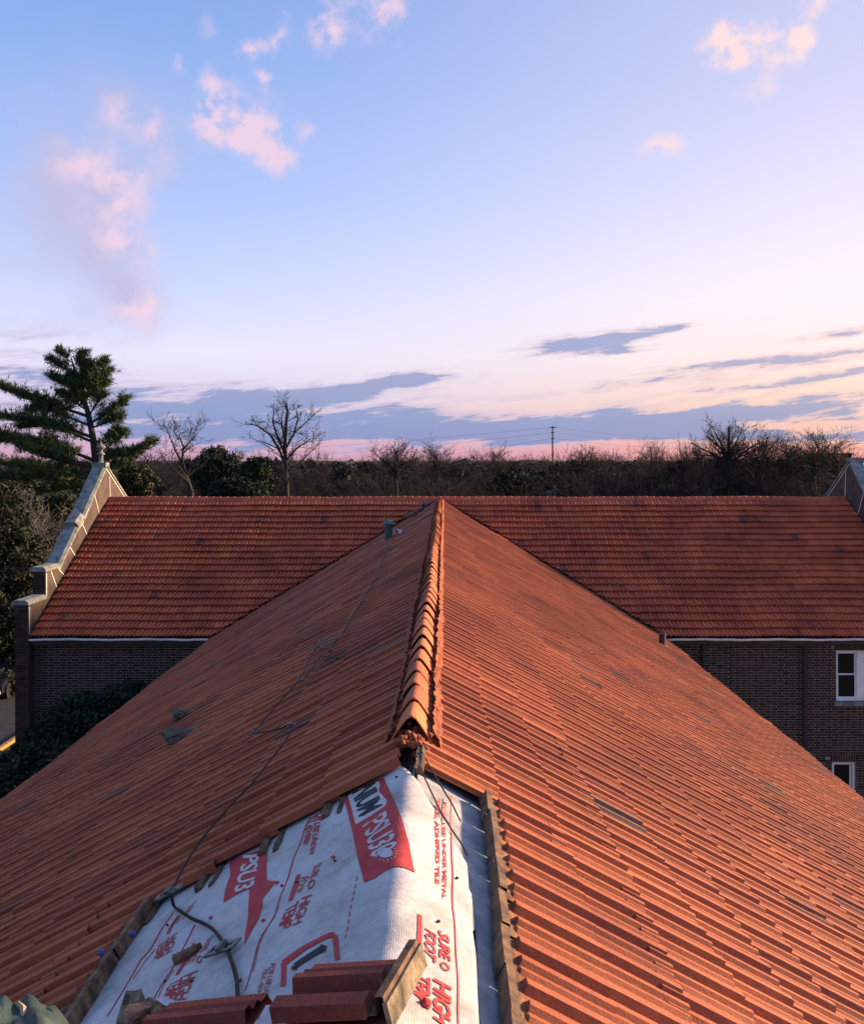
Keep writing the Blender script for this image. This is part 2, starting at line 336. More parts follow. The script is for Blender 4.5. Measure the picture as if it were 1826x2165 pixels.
def tile_shape(w, head=False):
    """interlocking clay tile: high flat roll, pan, second fluted roll, pan"""
    k = w / .265
    P = [(0.001, .000), (.004, .036), (.048, .040), (.066, .006), (.118, .004), (.134, .036), (.156, .036), (.172, .016), (.200, .022), (.218, .006), (.2565, .006), (.2575, -.026), (.2645, -.026)]
    hz = .74 if w > .23 else 1.0; P = [(u * k, z * hz) for u, z in P]
    rise, butt = (.016, .015) if w > .23 else (.078, .034); tilt = lambda v: rise * v / LT
    rows = [(0.0, 0), (LT, 0), (LT, -butt)]
    V, Fc, vv = [], [], []; n = len(P)
    if head:
        # covered head strip: upstanding rail, groove, then the profile starts
        rows3 = [(0.0, 'lo', -.02), (0.0, 'hi', .036), (.028, 'hi', .036), (.034, 'lo', .006), (.062, 'lo', .006), (.070, 'p', 0), (.40 * LT, 'p', 0), (LT, 'p', 0), (LT, 'b', -.021)]
        for v, kind, z0 in rows3:
            for u, z in P:
                zz = z0 if kind in ('lo', 'hi') else z + z0
                V.append((u, v, zz + tilt(v))); vv.append(v / LT)
        nr = len(rows3)
    else:
        for v, z0 in rows:
            for u, z in P: V.append((u, v, z + z0 + tilt(v))); vv.append(max(v / LT, .3))
        nr = len(rows)
    for r in range(nr - 1):
        for i in range(n - 1): Fc.append((r * n + i, (r + 1) * n + i, (r + 1) * n + i + 1, r * n + i + 1))
    # side skirts so that a lifted tile shows an edge
    b = len(V); V += [(0, 0, -.012), (0, LT, .012), (P[-1][0], 0, -.012), (P[-1][0], LT, .012)]; vv += [.3, 1, .3, 1]
    last = (nr - 2) * n
    Fc += [(0, b, b + 1, last), (n - 1, last + n - 1, b + 3, b + 2)]
    return V, Fc, vv
def pixel_area(p, a=.08):
    return a * (F / max(p.y, .5)) ** 2
def in_view(p, m=30):
    if p.y < 1.0: return False
    x, y = VX + F * p.x / p.y, VY + F * (ZC - p.z) / p.y
    return -m < x < 1826 + m and -m < y < 2165 + m

front = empty('front_wing', (X0, 16, 0)); tag(front, 'foreground wing with terracotta tiled gable roof, its ridge torn open to white underlayment', 'building')
cross = empty('cross_wing', (0, YM, 0)); tag(cross, 'brick cross wing behind, with long red tiled roof between two stone-coped gables', 'building')
def par(o, root):
    o.parent = root; o.matrix_parent_inverse = root.matrix_world.inverted() if False else Matrix.Translation(-root.location); return o
def child(o, root):                     # parent keeping world coordinates (roots are unrotated)
    o.parent = root; o.matrix_parent_inverse = Matrix.Translation(-Vector(root.location)); return o

def lay(slope_obj, clay, width, cells, frame, plain, headed, budget, valley_keep):
    """cells: list of (a, k, headed?) ; frame(a,k)->matrix ; the largest in view are objects, the rest one mesh"""
    items = []
    for (a, k, hd) in cells:
        Mx = frame(a, k); ctr = Mx @ Vector((width / 2, LT * .6, .02))
        items.append((-(pixel_area(ctr) if in_view(ctr) else 0), Mx, hd, ctr))
    items.sort(key=lambda t: t[0])
    rest = MB(); single = 0
    V, Fc, vv = plain_data[width]; Vh, Fh, vh = head_data[width]
    for pr, Mx, hd, ctr in items:
        if single < budget and pr < 0 and valley_keep(ctr, .28):
            o = link('tile', headed if hd else plain, slope_obj); o.matrix_local = Mx; single += 1
        elif hd: rest.add([Mx @ Vector(p) for p in Vh], Fh, 0, vh)
        else: rest.add([Mx @ Vector(p) for p in V], Fc, 0, vv)
    return rest
plain_data, head_data, plain_mesh, head_mesh = {}, {}, {}, {}
for w, clay in ((.235, CLAY), (.22, CLAY2)):
    plain_data[w] = tile_shape(w); head_data[w] = tile_shape(w, True)
    for nm, data, store in (('tile', plain_data, plain_mesh), ('tile_with_head', head_data, head_mesh)):
        mb = MB(); mb.add(data[w][0], data[w][1], 0, data[w][2]); store[w] = mb.mesh(nm, clay, attr=True)

def clip(mb_mesh, planes):
    bm = bmesh.new(); bm.from_mesh(mb_mesh)
    for co, no in planes:
        bmesh.ops.bisect_plane(bm, geom=bm.verts[:] + bm.edges[:] + bm.faces[:], plane_co=co, plane_no=no, clear_outer=True)
    bm.to_mesh(mb_mesh); bm.free()

OPEN_Y = 4.10                            # the ridge is stripped from here towards the viewer
WT = .235
for side in (1, -1):
    o, u, v, n = frame_wing(side)
    d = MB()                             # deck under the tiles, full slope
    q = [wing_pt(side, 0, .0, -.07), wing_pt(side, 0, SE - .03, -.02), wing_pt(side, YM - SE * CP, SE - .03, -.02), wing_pt(side, YM, .0, -.07)]
    d.add(q, [(0, 1, 2, 3)])
    slope = child(d.build('roof_slope', DECK), front)
    slope['label'] = 'sunlit right slope of the tiled roof' if side > 0 else 'shaded left slope of the tiled roof'
    cells = []
    for k in range(NC):
        yv = YM - (S0 + k * E - .2) * CP
        j = 0; y = -0.1 + rng.uniform(0, .03)
        while y < yv + .2:
            mid = y + WT / 2
            gone = (side < 0 and k < 4 and 1.75 < mid < OPEN_Y + .0 - .02 * k) or (side > 0 and k == 0 and 1.0 < mid < OPEN_Y - .05)
            hd = (side < 0 and k == 4 and mid < OPEN_Y) or (side > 0 and k == 1 and mid < OPEN_Y)
            if not gone: cells.append((y, k, hd))
            y += WT
    def fr(y, k, side=side, o=o, u=u, v=v, n=n):
        r = rng.random; s = S0 + k * E - LT + (r() - .5) * .008
        yy = y + WT if side > 0 else y
        yaw = (r() - .5) * .010; roll = (r() - .5) * .016; lift = r() * .003 + (.012 if r() < .04 else 0)
        m3 = Matrix((u, v, n)).transposed() @ Matrix.Rotation(yaw, 3, 'Z') @ Matrix.Rotation(roll, 3, 'Y')
        m = m3.to_4x4(); m.translation = o + Vector((0, yy, 0)) + v * (s + und(y, k * .31, side) * .5) + n * (und(y, k * E, side) * .8 + lift)
        return m
    rest = lay(slope, CLAY, WT, cells, fr, plain_mesh[WT], head_mesh[WT], 150, lambda c, mg: c.y < YM - abs(c.x - X0) - mg)
    me = rest.mesh('tile_field', CLAY, attr=True)
    clip(me, [(Vector((X0, YM - .03, 0)), Vector((side, 1, 0)).normalized())])
    f = link('tile_field', me, slope); f['kind'] = 'stuff'

# cross wing, front slope
WM = .22
d = MB(); d.add([main_pt(XL, 0, -.05), main_pt(XR, 0, -.05), main_pt(XR, SE - .03, -.02), main_pt(XL, SE - .03, -.02)], [(0, 3, 2, 1)])
mslope = child(d.build('roof_slope', DECK), cross)
cells = []
for k in range(NC):
    x = XL + .02
    half = (S0 + k * E - .2) * CP
    while x + WM < XR + .05:
        if not (X0 - half + .35 < x and x + WM < X0 + half - .35): cells.append((x, k, False))
        x += WM
def frm(x, k):
    r = rng.random; s = S0 + k * E - LT + (r() - .5) * .010
    yaw = (r() - .5) * .014; roll = (r() - .5) * .02; lift = r() * .005
    m3 = Matrix((UM, VM, NM)).transposed() @ Matrix.Rotation(yaw, 3, 'Z') @ Matrix.Rotation(roll, 3, 'Y')
    m = m3.to_4x4(); m.translation = OM + Vector((x + WM, 0, 0)) + VM * s + NM * (und(x, k * E, 5) * .8 + lift)
    return m
rest = lay(mslope, CLAY2, WM, cells, frm, plain_mesh[WM], head_mesh[WM], 300, lambda c, mg: abs(c.x - X0) > (YM - c.y) + mg)
me = rest.mesh('tile_field', CLAY2, attr=True)
# keep only outside the valley: split by side
bm = bmesh.new(); bm.from_mesh(me)
for side in (1, -1):
    half_geom = [f_ for f_ in bm.faces if side * (f_.calc_center_median().x - X0) > 0]
    ge = set(half_geom); vs_ = {v_ for f_ in half_geom for v_ in f_.verts}; es = {e_ for f_ in half_geom for e_ in f_.edges}
    bmesh.ops.bisect_plane(bm, geom=list(vs_) + list(es) + half_geom, plane_co=Vector((X0 + side * .03, YM, 0)), plane_no=Vector((-side, -1, 0)).normalized(), clear_outer=True)
bm.to_mesh(me); bm.free()
f = link('tile_field', me, mslope); f['kind'] = 'stuff'
# back slope (never faces the viewer)
d = MB(); bp = lambda X, s, n=0: Vector((X, YM + s * CP + n * SP, ZC - AP - s * SP + n * CP))
d.add([bp(XL, 0, .02), bp(XR, 0, .02), bp(XR, SE, .02), bp(XL, SE, .02)], [(0, 1, 2, 3)])
child(d.build('roof_slope', CLAY2), cross)['label'] = 'rear slope of the red roof'
# valley flashings
for side in (1, -1):
    d = MB(); a = Vector((X0, YM, ZC - AP + .02)); b = Vector((X0 + side * SE * CP, YM - SE * CP, ZC - AP - SE * SP + .02))
    p1, p2 = Vector((.09, 0, 0)), Vector((0, .09, 0))
    d.add([a - p1 * side * 0 , b, b + Vector((side * .14, 0, 0)), a + Vector((side * .14, 0, 0)), b + Vector((0, -.1, -.02)), a + Vector((0, -.1, -.02))], [(0, 1, 2, 3), (0, 5, 4, 1)])
    child(d.build('valley_flashing', FLASH), front)

# ------------------------------------------------------------------ ridge tiles
def ridge_shape(L, w, h, flare=.018, th=.016):
    V, Fc = [], []; n = 11
    def ring(y, k, drop, inner=0):
        for i in range(n):
            a = -1 + 2 * i / (n - 1)
            x = (w - inner + k) * a
            z = (h - inner * 1.1 + k * 1.2) * (1 - abs(a) ** 1.75) * (1 - .10 * math.exp(-((abs(a) - .55) / .25) ** 2)) - drop
            V.append((x, y, z))
    ring(0, flare, 0, th); ring(0, flare * .9, 0); ring(.03, flare, 0); ring(.10, flare * .55, 0); ring(.20, 0, 0); ring(L, -.004, .004)
    for r in range(5):
        for i in range(n - 1): Fc.append((r * n + i, (r + 1) * n + i, (r + 1) * n + i + 1, r * n + i + 1))
    # inside of the mouth
    b = len(V); 
    for i in range(n):
        x, y, z = V[i]; V.append((x * .98, y + .2, z - .004))
    for i in range(n - 1): Fc.append((i + 1, b + i + 1, b + i, i))
    return V, Fc
mb = MB(); mb.add(*ridge_shape(.42, .104, .146, .006, .007)); rm = mb.mesh('ridge_tile', RIDGE, smooth=False, attr=True)
for p_ in rm.polygons: p_.use_smooth = True
ZR = ZC - AP - .052
y = 4.42; RP = .345
while y < YM - .25:
    o = link('ridge_tile', rm); child(o, front)
    o.location = (X0 + rng.uniform(-.006, .006) + .010 * math.sin(y * .9), y, ZR + und(y, 0, 1) * .8 + rng.uniform(-.004, .004))
    o.rotation_euler = (R(-.7) + rng.uniform(-.01, .01), rng.uniform(-.02, .02), rng.uniform(-.018, .018))
    y += RP
mb = MB(); V, Fc = ridge_shape(.27, .105, .125, .012); mb.add([(-yy, x, z) for x, yy, z in V], Fc); rm2 = mb.mesh('ridge_tile', RIDGE2, attr=True)
for p_ in rm2.polygons: p_.use_smooth = True
x = XR - .02
while x > XL + .18:
    o = link('ridge_tile', rm2); child(o, cross)
    o.location = (x, YM, ZC - AP - .03 + und(x, 0, 4) * .7 + rng.uniform(-.003, .003)); o.rotation_euler = (rng.uniform(-.02, .02), R(1.2), rng.uniform(-.01, .01)); x -= .225
# clay mortar squeezed out along both sides of the near ridge
for side in (1, -1):
    d = MB(); V = []; ys = np.arange(4.44, YM - .3, .045); nn = 5
    for y in ys:
        for i in range(nn):
            t = i / (nn - 1); s = .075 + .075 * t + rng.uniform(-.010, .012); hgt = .052 * (1 - t) ** .8 + .018 + rng.uniform(-.007, .009) + und(y, 0, 1) * .8
            V.append(wing_pt(side, y + rng.uniform(-.012, .012), s, hgt))
    Fc = [(j * nn + i, j * nn + i + 1, (j + 1) * nn + i + 1, (j + 1) * nn + i) for j in range(len(ys) - 1) for i in range(nn - 1)]
    d.add(V, Fc if side > 0 else [f_[::-1] for f_ in Fc]); child(d.build('ridge_mortar', MORT), front)
def lump(mb, c, r, sq=(1, 1, 1), seed=0, sub=2, m=0, amp=.28):
    bm = bmesh.new(); bmesh.ops.create_icosphere(bm, subdivisions=sub, radius=1.0); rr = random.Random(seed)
    ph = [rr.uniform(0, 6) for _ in range(6)]
    V = []
    for v_ in bm.verts:
        p = v_.co; k = 1 + amp * (math.sin(3.1 * p.x + ph[0]) * math.sin(2.7 * p.y + ph[1]) + .6 * math.sin(5.3 * p.z + ph[2]) * math.sin(4.7 * p.x + ph[3])) + rr.uniform(-.08, .08)
        V.append(Vector(c) + Vector((p.x * sq[0], p.y * sq[1], p.z * sq[2])) * r * k)
    Fc = [tuple(l.index for l in f_.verts) for f_ in bm.faces]; mb.add(V, Fc, m); bm.free()
d = MB()                                  # mortar bed in the open mouth of the first ridge tile
rr = random.Random(3)
for i in range(64):
    t = rr.uniform(-.10, .10); lump(d, (X0 + t, 4.38 + rr.uniform(-.10, .14), ZR + .065 - abs(t) * .6 + rr.uniform(-.04, .035)), rr.uniform(.012, .028), (1, 1.1, .8), i, 1)
child(d.build('mortar_bed', MORT), front)['label'] = 'crumbling red mortar in the open end of the ridge'

# ------------------------------------------------------------------ torn-open ridge: underlayment, battens, print
NU = -.045                               # membrane lies this far under the tile plane
def wr(Y, t):                            # wrinkles
    return .0050 * math.sin(Y * 7.3 + t * 5.1) * math.sin(t * 6.7 - Y * 2.2) + .0030 * math.sin(Y * 15 + t * 13) * math.sin(t * 9 + Y * 4) + .0012 * math.sin(t * 31 - Y * 19)
def mem(Y, t, lift=0.0):                 # t < 0 left of the ridge, > 0 right of it
    s = math.sqrt(t * t + .045 ** 2); k = t / s
    n = Vector((k * SP, 0, CP)).normalized()
    return Vector((X0 + t * CP, Y, ZC - AP + NU * CP + .016 - s * SP)) + n * (wr(Y, t) + lift)
def px_mem(x, y):                        # photo pixel -> (Y, t) on the membrane
    Y = 3.0
    for _ in range(40):
        t = ((x - VX) / F * Y - X0) / CP; z = ZC - AP + NU * CP + .016 - math.sqrt(t * t + .045 ** 2) * SP; Y = (ZC - z) * F / (y - VY)
    return Y, t
def sheet(name, m, t0f, t1f, ya, yb, nt, ny, low=0.0, th=.004):
    d = MB(); V = []
    for j in range(ny + 1):
        Y = ya + (yb - ya) * j / ny; a, b = t0f(Y), t1f(Y)
        for i in range(nt + 1):
            t = a + (b - a) * i / nt; V.append(mem(Y, t, low))
    N1 = len(V); V += [p - Vector((0, 0, th)) for p in V]; w = nt + 1
    Fc = [(j * w + i, j * w + i + 1, (j + 1) * w + i + 1, (j + 1) * w + i) for j in range(ny) for i in range(nt)]
    Fc += [tuple(N1 + q for q in f_[::-1]) for f_ in Fc]
    for j in range(ny):
        Fc += [(j * w, (j + 1) * w, N1 + (j + 1) * w, N1 + j * w), ((j + 1) * w - 1, N1 + (j + 1) * w - 1, N1 + (j + 2) * w - 1, (j + 2) * w - 1)]
    for i in range(nt): Fc += [(i, N1 + i, N1 + i + 1, i + 1), (ny * w + i, ny * w + i + 1, N1 + ny * w + i + 1, N1 + ny * w + i)]
    d.add(V, Fc); o = d.build(name, m, smooth=True); child(o, front); return o
FELT = bpy.data.materials.new('white_underlayment'); FELT.use_nodes = True
t = FELT.node_tree; b = t.nodes['Principled BSDF']; b.inputs['Roughness'].default_value = .78; b.inputs['Specular IOR Level'].default_value = .25
geo = t.nodes.new('ShaderNodeNewGeometry')
def nz(scale, det, vec):
    n_ = t.nodes.new('ShaderNodeTexNoise'); n_.inputs['Scale'].default_value = scale; n_.inputs['Detail'].default_value = det; n_.inputs['Roughness'].default_value = .65; t.links.new(vec, n_.inputs['Vector']); return n_.outputs['Fac']
def rp(x, stops):
    r_ = t.nodes.new('ShaderNodeValToRGB'); e_ = r_.color_ramp.elements
    while len(e_) < len(stops): e_.new(.5)
    for i_, (p_, c_) in enumerate(stops): e_[i_].position = p_; e_[i_].color = c_
    t.links.new(x, r_.inputs[0]); return r_.outputs[0]
def mm(a_, b_, f_=1.0):
    x_ = t.nodes.new('ShaderNodeMix'); x_.data_type = 'RGBA'; x_.blend_type = 'MULTIPLY'; x_.inputs[0].default_value = f_; t.links.new(a_, x_.inputs[6]); t.links.new(b_, x_.inputs[7]); return x_.outputs[2]
cc = rp(nz(3.2, 8, geo.outputs['Position']), [(.30, C(.24, .22, .195)), (.40, C(.36, .35, .335)), (.52, C(.45, .445, .44)), (.68, C(.52, .52, .53))])
cc = mm(cc, rp(nz(40, 5, geo.outputs['Position']), [(.3, C(.84, .83, .82)), (.65, C(1.05, 1.05, 1.05))]))
wv = t.nodes.new('ShaderNodeTexWave'); wv.wave_type = 'BANDS'; wv.bands_direction = 'X'; wv.inputs['Scale'].default_value = 46; wv.inputs['Distortion'].default_value = .6; t.links.new(geo.outputs['Position'], wv.inputs['Vector'])
cc = mm(cc, rp(wv.outputs['Fac'], [(.0, C(.965, .965, .965)), (.6, C(1.0, 1.0, 1.0))]))
t.links.new(cc, b.inputs['Base Color'])
bpn = t.nodes.new('ShaderNodeBump'); bpn.inputs['Strength'].default_value = .7; bpn.inputs['Distance'].default_value = .005
adn = t.nodes.new('ShaderNodeMath'); adn.operation = 'MULTIPLY_ADD'; t.links.new(wv.outputs['Fac'], adn.inputs[0]); adn.inputs[1].default_value = .10; t.links.new(nz(28, 6, geo.outputs['Position']), adn.inputs[2]); t.links.new(adn.outputs[0], bpn.inputs['Height']); t.links.new(bpn.outputs[0], b.inputs['Normal'])
INK = mat('red_print', C(.34, .030, .034), C(.46, .050, .048), .8, 25); INKB = mat('black_print', C(.012, .013, .018), C(.03, .03, .036), .8, 25)
INKW = mat('white_print', C(.40, .39, .38), C(.52, .51, .50), .8, 25)

def redge(Y):
    if Y > 3.40: e_ = .265 - (Y - 3.40) / .62 * .25
    else: e_ = .268 + .012 * (3.4 - Y)
    return e_ + .003 * math.sin(Y * 7) + (.010 if 2.95 < Y < 3.2 else 0)
under = sheet('underlayment', FELT, lambda Y: -1.42 + .01 * math.sin(Y * 13), redge, 1.3, 4.30, 90, 110)
under['label'] = 'white underlayment sheet with red print over the stripped ridge'
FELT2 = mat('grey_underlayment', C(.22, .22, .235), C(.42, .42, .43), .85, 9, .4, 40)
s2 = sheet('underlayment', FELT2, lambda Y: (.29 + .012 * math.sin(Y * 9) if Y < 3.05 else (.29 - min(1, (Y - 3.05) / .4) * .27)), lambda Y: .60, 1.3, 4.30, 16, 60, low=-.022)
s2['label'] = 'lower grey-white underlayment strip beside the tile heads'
d = MB(); d.add([mem(1.2, -1.6, -.03), mem(4.6, -1.6, -.03), mem(4.6, 0, -.03), mem(1.2, 0, -.03), mem(4.6, .6, -.03), mem(1.2, .6, -.03)], [(0, 3, 2, 1), (3, 5, 4, 2)])
child(d.build('roof_boards', WOOD), front)
def decal(name, polys2d, m, lift, cuts=0):
    """polys2d: list of (points, triangles) in photo pixels, laid on the membrane"""
    d = MB()
    for pts, tris in polys2d:
        bm = bmesh.new(); vs_ = [bm.verts.new((p[0], p[1], 0)) for p in pts]
        for f_ in tris:
            try: bm.faces.new([vs_[i] for i in f_])
            except ValueError: pass
        for _ in range(cuts): bmesh.ops.subdivide_edges(bm, edges=bm.edges[:], cuts=1, use_grid_fill=True)
        bm.verts.index_update(); V = []
        for v_ in bm.verts:
            Y, tt = px_mem(v_.co.x, v_.co.y); V.append(mem(Y, tt, lift))
        Fc = [tuple(q.index for q in f_.verts) for f_ in bm.faces]; bm.free()
        # face up
        out = []
        for f_ in Fc:
            a_, b_, c_ = V[f_[0]], V[f_[1]], V[f_[2]]
            out.append(f_ if (b_ - a_).cross(c_ - a_).z > 0 else f_[::-1])
        d.add(V, out)
    o = d.build(name, m); o.parent = under; o.matrix_parent_inverse = Matrix.Translation(-Vector(front.location)) if False else Matrix.Identity(4); return o
def poly(pts): return (pts, tessellate_polygon([[Vector((p[0], p[1], 0)) for p in pts]]))
def crop(ox, oy, s, pts): return [(ox + p[0] / s, oy + p[1] / s) for p in pts]
def lettering(body, quad, m, lift=.003, bold=.02, shear=.0, name='printed_text'):
    """quad in photo pixels: start of baseline, end of baseline, end of cap line, start of cap line"""
    cu = bpy.data.curves.new('lettering', 'FONT'); cu.body = body; cu.offset = bold; cu.shear = shear; cu.resolution_u = 2; cu.space_character = .92
    ob = bpy.data.objects.new('lettering', cu); col.objects.link(ob)
    bpy.context.view_layer.update()
    me = ob.evaluated_get(bpy.context.evaluated_depsgraph_get()).to_mesh()
    P = [(v_.co.x, v_.co.y) for v_ in me.vertices]; T = [tuple(p_.vertices) for p_ in me.polygons]
    ob.to_mesh_clear(); bpy.data.objects.remove(ob); bpy.data.curves.remove(cu)
    if not P: return
    x0, x1 = min(p[0] for p in P), max(p[0] for p in P); y0, y1 = min(p[1] for p in P), max(p[1] for p in P)
    sb, eb, et, st = [Vector(q) for q in quad]; pts = []
    for x, y in P:
        a, c = (x - x0) / (x1 - x0), (y - y0) / max(y1 - y0, 1e-6)
        p = (sb * (1 - a) + eb * a) * (1 - c) + (st * (1 - a) + et * a) * c; pts.append((p.x, p.y))
    return decal(name, [(pts, T)], m, lift)
def line(pts, w, m=INK, lift=.002, name='printed_line'):
    P = []; T = []
    for i in range(len(pts) - 1):
        (ax, ay), (bx, by) = pts[i], pts[i + 1]; L = math.hypot(bx - ax, by - ay); nxx, nyy = -(by - ay) / L * w / 2, (bx - ax) / L * w / 2
        b_ = len(P); P += [(ax + nxx, ay + nyy), (bx + nxx, by + nyy), (bx - nxx, by - nyy), (ax - nxx, ay - nyy)]; T.append((b_, b_ + 1, b_ + 2, b_ + 3))
    return decal(name, [(P, T)], m, lift, 3)
c7 = lambda pts: crop(150, 1650, 2.94, pts); c8 = lambda pts: crop(600, 1600, 2.94, pts)
c3 = lambda pts: crop(850, 1880, 7.34, pts); c2 = lambda pts: crop(850, 1600, 6.97, pts); c1 = lambda pts: crop(560, 1640, 5.51, pts); cB = lambda pts: crop(500, 1980, 4.41, pts)
# big red block by the ridge
decal('printed_block', [poly(c1([(918, 255), (1320, 40), (1380, 20), (1480, 240), (1590, 490), (1660, 760), (1745, 1135), (1640, 1085), (1540, 1065), (1400, 1120), (1280, 1200), (1155, 1245), (1080, 930), (1000, 560)]))], INK, .0022, 4)
decal('printed_block', [poly(c1([(970, 240), (1320, 62), (1345, 110), (1335, 200), (1420, 290), (1410, 340), (1240, 470), (1060, 580), (1020, 410)]))], INKW, .0034, 3)
lettering('NIUM', c1([(1018, 218), (1098, 500), (1365, 345), (1285, 75)]), INKB, .0046, .03)
lettering('PSU30', c1([(1140, 600), (1250, 1010), (1560, 830), (1405, 390)]), INKW, .0036, .015, .1)
cx, cy = 1408, 925
decal('printed_emblem', [poly(c1([(cx + 92 * math.cos(k * .524) * (1 + .1 * math.sin(k)), cy + 62 * math.sin(k * .524)) for k in range(12)]))] +
      [poly(c1([(cx + 108 * math.cos(a - .06), cy + 78 * math.sin(a - .06)), (cx + 150 * math.cos(a), cy + 112 * math.sin(a)), (cx + 108 * math.cos(a + .05), cy + 78 * math.sin(a + .05))])) for a in (-.5, -.15, .2, .55, .9, 1.3, 1.7, 2.1, 2.5)], INKW, .0044, 1)
# torn red block under the left tiles
decal('printed_block', [poly(c7([(985, 510), (1222, 400), (1215, 620), (1272, 628), (1230, 690), (1190, 740), (1188, 790), (1165, 880), (1085, 1035), (1100, 850), (1112, 680), (1010, 735), (950, 768), (990, 590)]))], INK, .0022, 3)
lettering('PSU3', c7([(1070, 470), (1015, 725), (1140, 665), (1178, 455)]), INKW, .0036, .02, .1)
# shoe mark groups
def group_sf(sure, foot, bar, high, temp, mark=None, bold=.010):
    if sure: lettering('SURE', sure, INK, .0028, bold)
    if foot: lettering('FOOT', foot, INK, .0028, bold)
    if bar: decal('printed_bar', [poly(bar)], INK, .0024, 2)
    if high: lettering('HIGH', high, INK, .0028, bold)
    if temp: lettering('TEMP', temp, INK, .0028, bold)
    if mark:
        (x, y), rx, ry, an = mark
        el_ = lambda k0, q: [(x + (rx * q * math.cos(a)) * math.cos(an) - (ry * q * math.sin(a)) * math.sin(an), y + (rx * q * math.cos(a)) * math.sin(an) + (ry * q * math.sin(a)) * math.cos(an)) for a in [k * .5236 for k in range(12)]]
        o_, i_ = el_(0, 1), el_(0, .62)
        T = [(k, (k + 1) % 12, 12 + (k + 1) % 12, 12 + k) for k in range(0, 12)]
        decal('printed_emblem', [(o_ + i_, T)], INK, .0028)
group_sf(c7([(1510, 535), (1478, 612), (1525, 592), (1562, 508)]), c7([(1420, 605), (1372, 718), (1425, 695), (1478, 590)]), c7([(1398, 585), (1425, 580), (1378, 745), (1350, 755)]),
         c7([(1437, 738), (1374, 905), (1432, 880), (1503, 712)]), c7([(1342, 795), (1284, 938), (1362, 915), (1420, 752)]), (c7([(1492, 645)])[0], 12, 7, 2.0))
group_sf(c7([(850, 985), (800, 1080), (845, 1060), (890, 958)]), c7([(755, 1050), (700, 1160), (762, 1130), (815, 1030)]), c7([(755, 1010), (770, 1012), (672, 1215), (648, 1215)]),
         c7([(705, 1225), (640, 1370), (715, 1365), (795, 1182)]), c7([(615, 1275), (575, 1362), (655, 1362), (700, 1228)]), (c7([(800, 1118)])[0], 9, 6, 2.0))
group_sf(c7([(730, 800), (690, 875), (745, 815), (792, 745)]), c7([(650, 880), (605, 935), (665, 890), (710, 815)]), c7([(660, 850), (675, 845), (612, 955), (592, 960)]),
         c7([(605, 985), (560, 1090), (625, 1050), (665, 945)]), c7([(545, 1015), (500, 1125), (560, 1095), (610, 975)]))
group_sf(c3([(540, 655), (556, 1085), (742, 1172), (715, 770)]), c3([(330, 640), (320, 1010), (512, 1190), (515, 755)]), c3([(235, 398), (298, 432), (276, 1082), (200, 1035)]),
         c3([(482, 1388), (485, 2000), (772, 2200), (756, 1560)]), c3([(205, 1255), (186, 1690), (438, 1908), (438, 1400)]), (c3([(650, 1240)])[0], 12, 7, .8), .032)
lettering('TILE, ADHERED TILE', c2([(545, 620), (552, 1880), (478, 1880), (470, 620)])[::-1][0:4] if False else c2([(475, 620), (478, 1870), (548, 1880), (545, 640)]), INK, .0026, .03)
lettering('FOR USE UNDER METAL', c2([(578, 690), (600, 2085), (655, 2090), (632, 700)]), INK, .0026, .03)
lettering('FOR USE UNDER METAL', cB([(318, 262), (175, 812), (225, 812), (368, 262)]), INK, .0026, .01)
lettering('TILE, ADHERED TILE', cB([(250, 300), (110, 812), (150, 812), (298, 300)]), INK, .0026, .01)
lettering('FOR USE UNDER', c7([(1530, 190), (1480, 465), (1505, 465), (1580, 190)]), INK, .0026, .02)
lettering('TILE, ADHERED', c7([(1470, 235), (1435, 405), (1475, 400), (1530, 215)]), INK, .0026, .02)
line(c7([(1470, 270), (1400, 450), (1330, 640), (1265, 850), (1190, 980), (1120, 1180), (1080, 1310)]), 2.2)
line(c7([(770, 900), (690, 1040), (620, 1190), (560, 1290), (520, 1362)]), 2.2)
line(c7([(632, 822), (575, 920), (500, 1040), (430, 1120), (340, 1290), (230, 1480)]), 2.2)
line(c7([(1290, 790), (1235, 900), (1180, 1030), (1130, 1190)]), 1.3); line(c7([(520, 1045), (450, 1130), (390, 1240)]), 1.3); line(c7([(640, 1180), (590, 1260), (545, 1360)]), 1.3)
line(c8([(1030, 250), (1032, 330), (1036, 450), (1045, 700), (1055, 950), (1066, 1250), (1088, 1661)]), 2.6); line(c8([(1040, 480), (1052, 800), (1062, 1000)]), 1.0)
for k in range(9):
    a, b_ = k / 9, k / 9 + .07; L_ = lambda q: (455 + (375 - 455) * q, 745 + (1140 - 745) * q); line(c8([L_(a), L_(b_)]), 2.0)
line(cB([(440, 480), (440, 255), (650, 100), (855, -10), (915, -15), (945, 230)]), 11, INK, .0026, 'printed_emblem')
line(cB([(540, 320), (545, 285), (800, 125)]), 12, INKB, .0028, 'printed_emblem'); line(cB([(800, 150), (815, 90)]), 13, INKB, .003, 'printed_emblem')
for (x, y, rr_) in [(706, 1816, 6), (585, 1867, 5), (558, 1950, 5), (446, 1942, 5), (508, 2074, 4)]:        # cap nails
    Y, tt = px_mem(x, y); p = mem(Y, tt, .002); d = MB(); d.lathe(p, [(rr_ / F * Y * 1.0, 0), (rr_ / F * Y, .003), (rr_ / F * Y * .5, .006), (.002, .008)], 10)
    o = d.build('cap_nail', INK); o.parent = under
for (x, y) in [(627, 1866), (595, 1873), (709, 1824), (838, 1645), (770, 1725), (355, 1960), (965, 1860), (925, 1953), (350, 2078), (405, 2078)]:
    Y, tt = px_mem(x, y); d = MB(); p = mem(Y, tt, .002); d.lathe(p, [(.006, 0), (.006, .004), (.002, .007)], 7); o = d.build('nail', IRON); o.parent = under
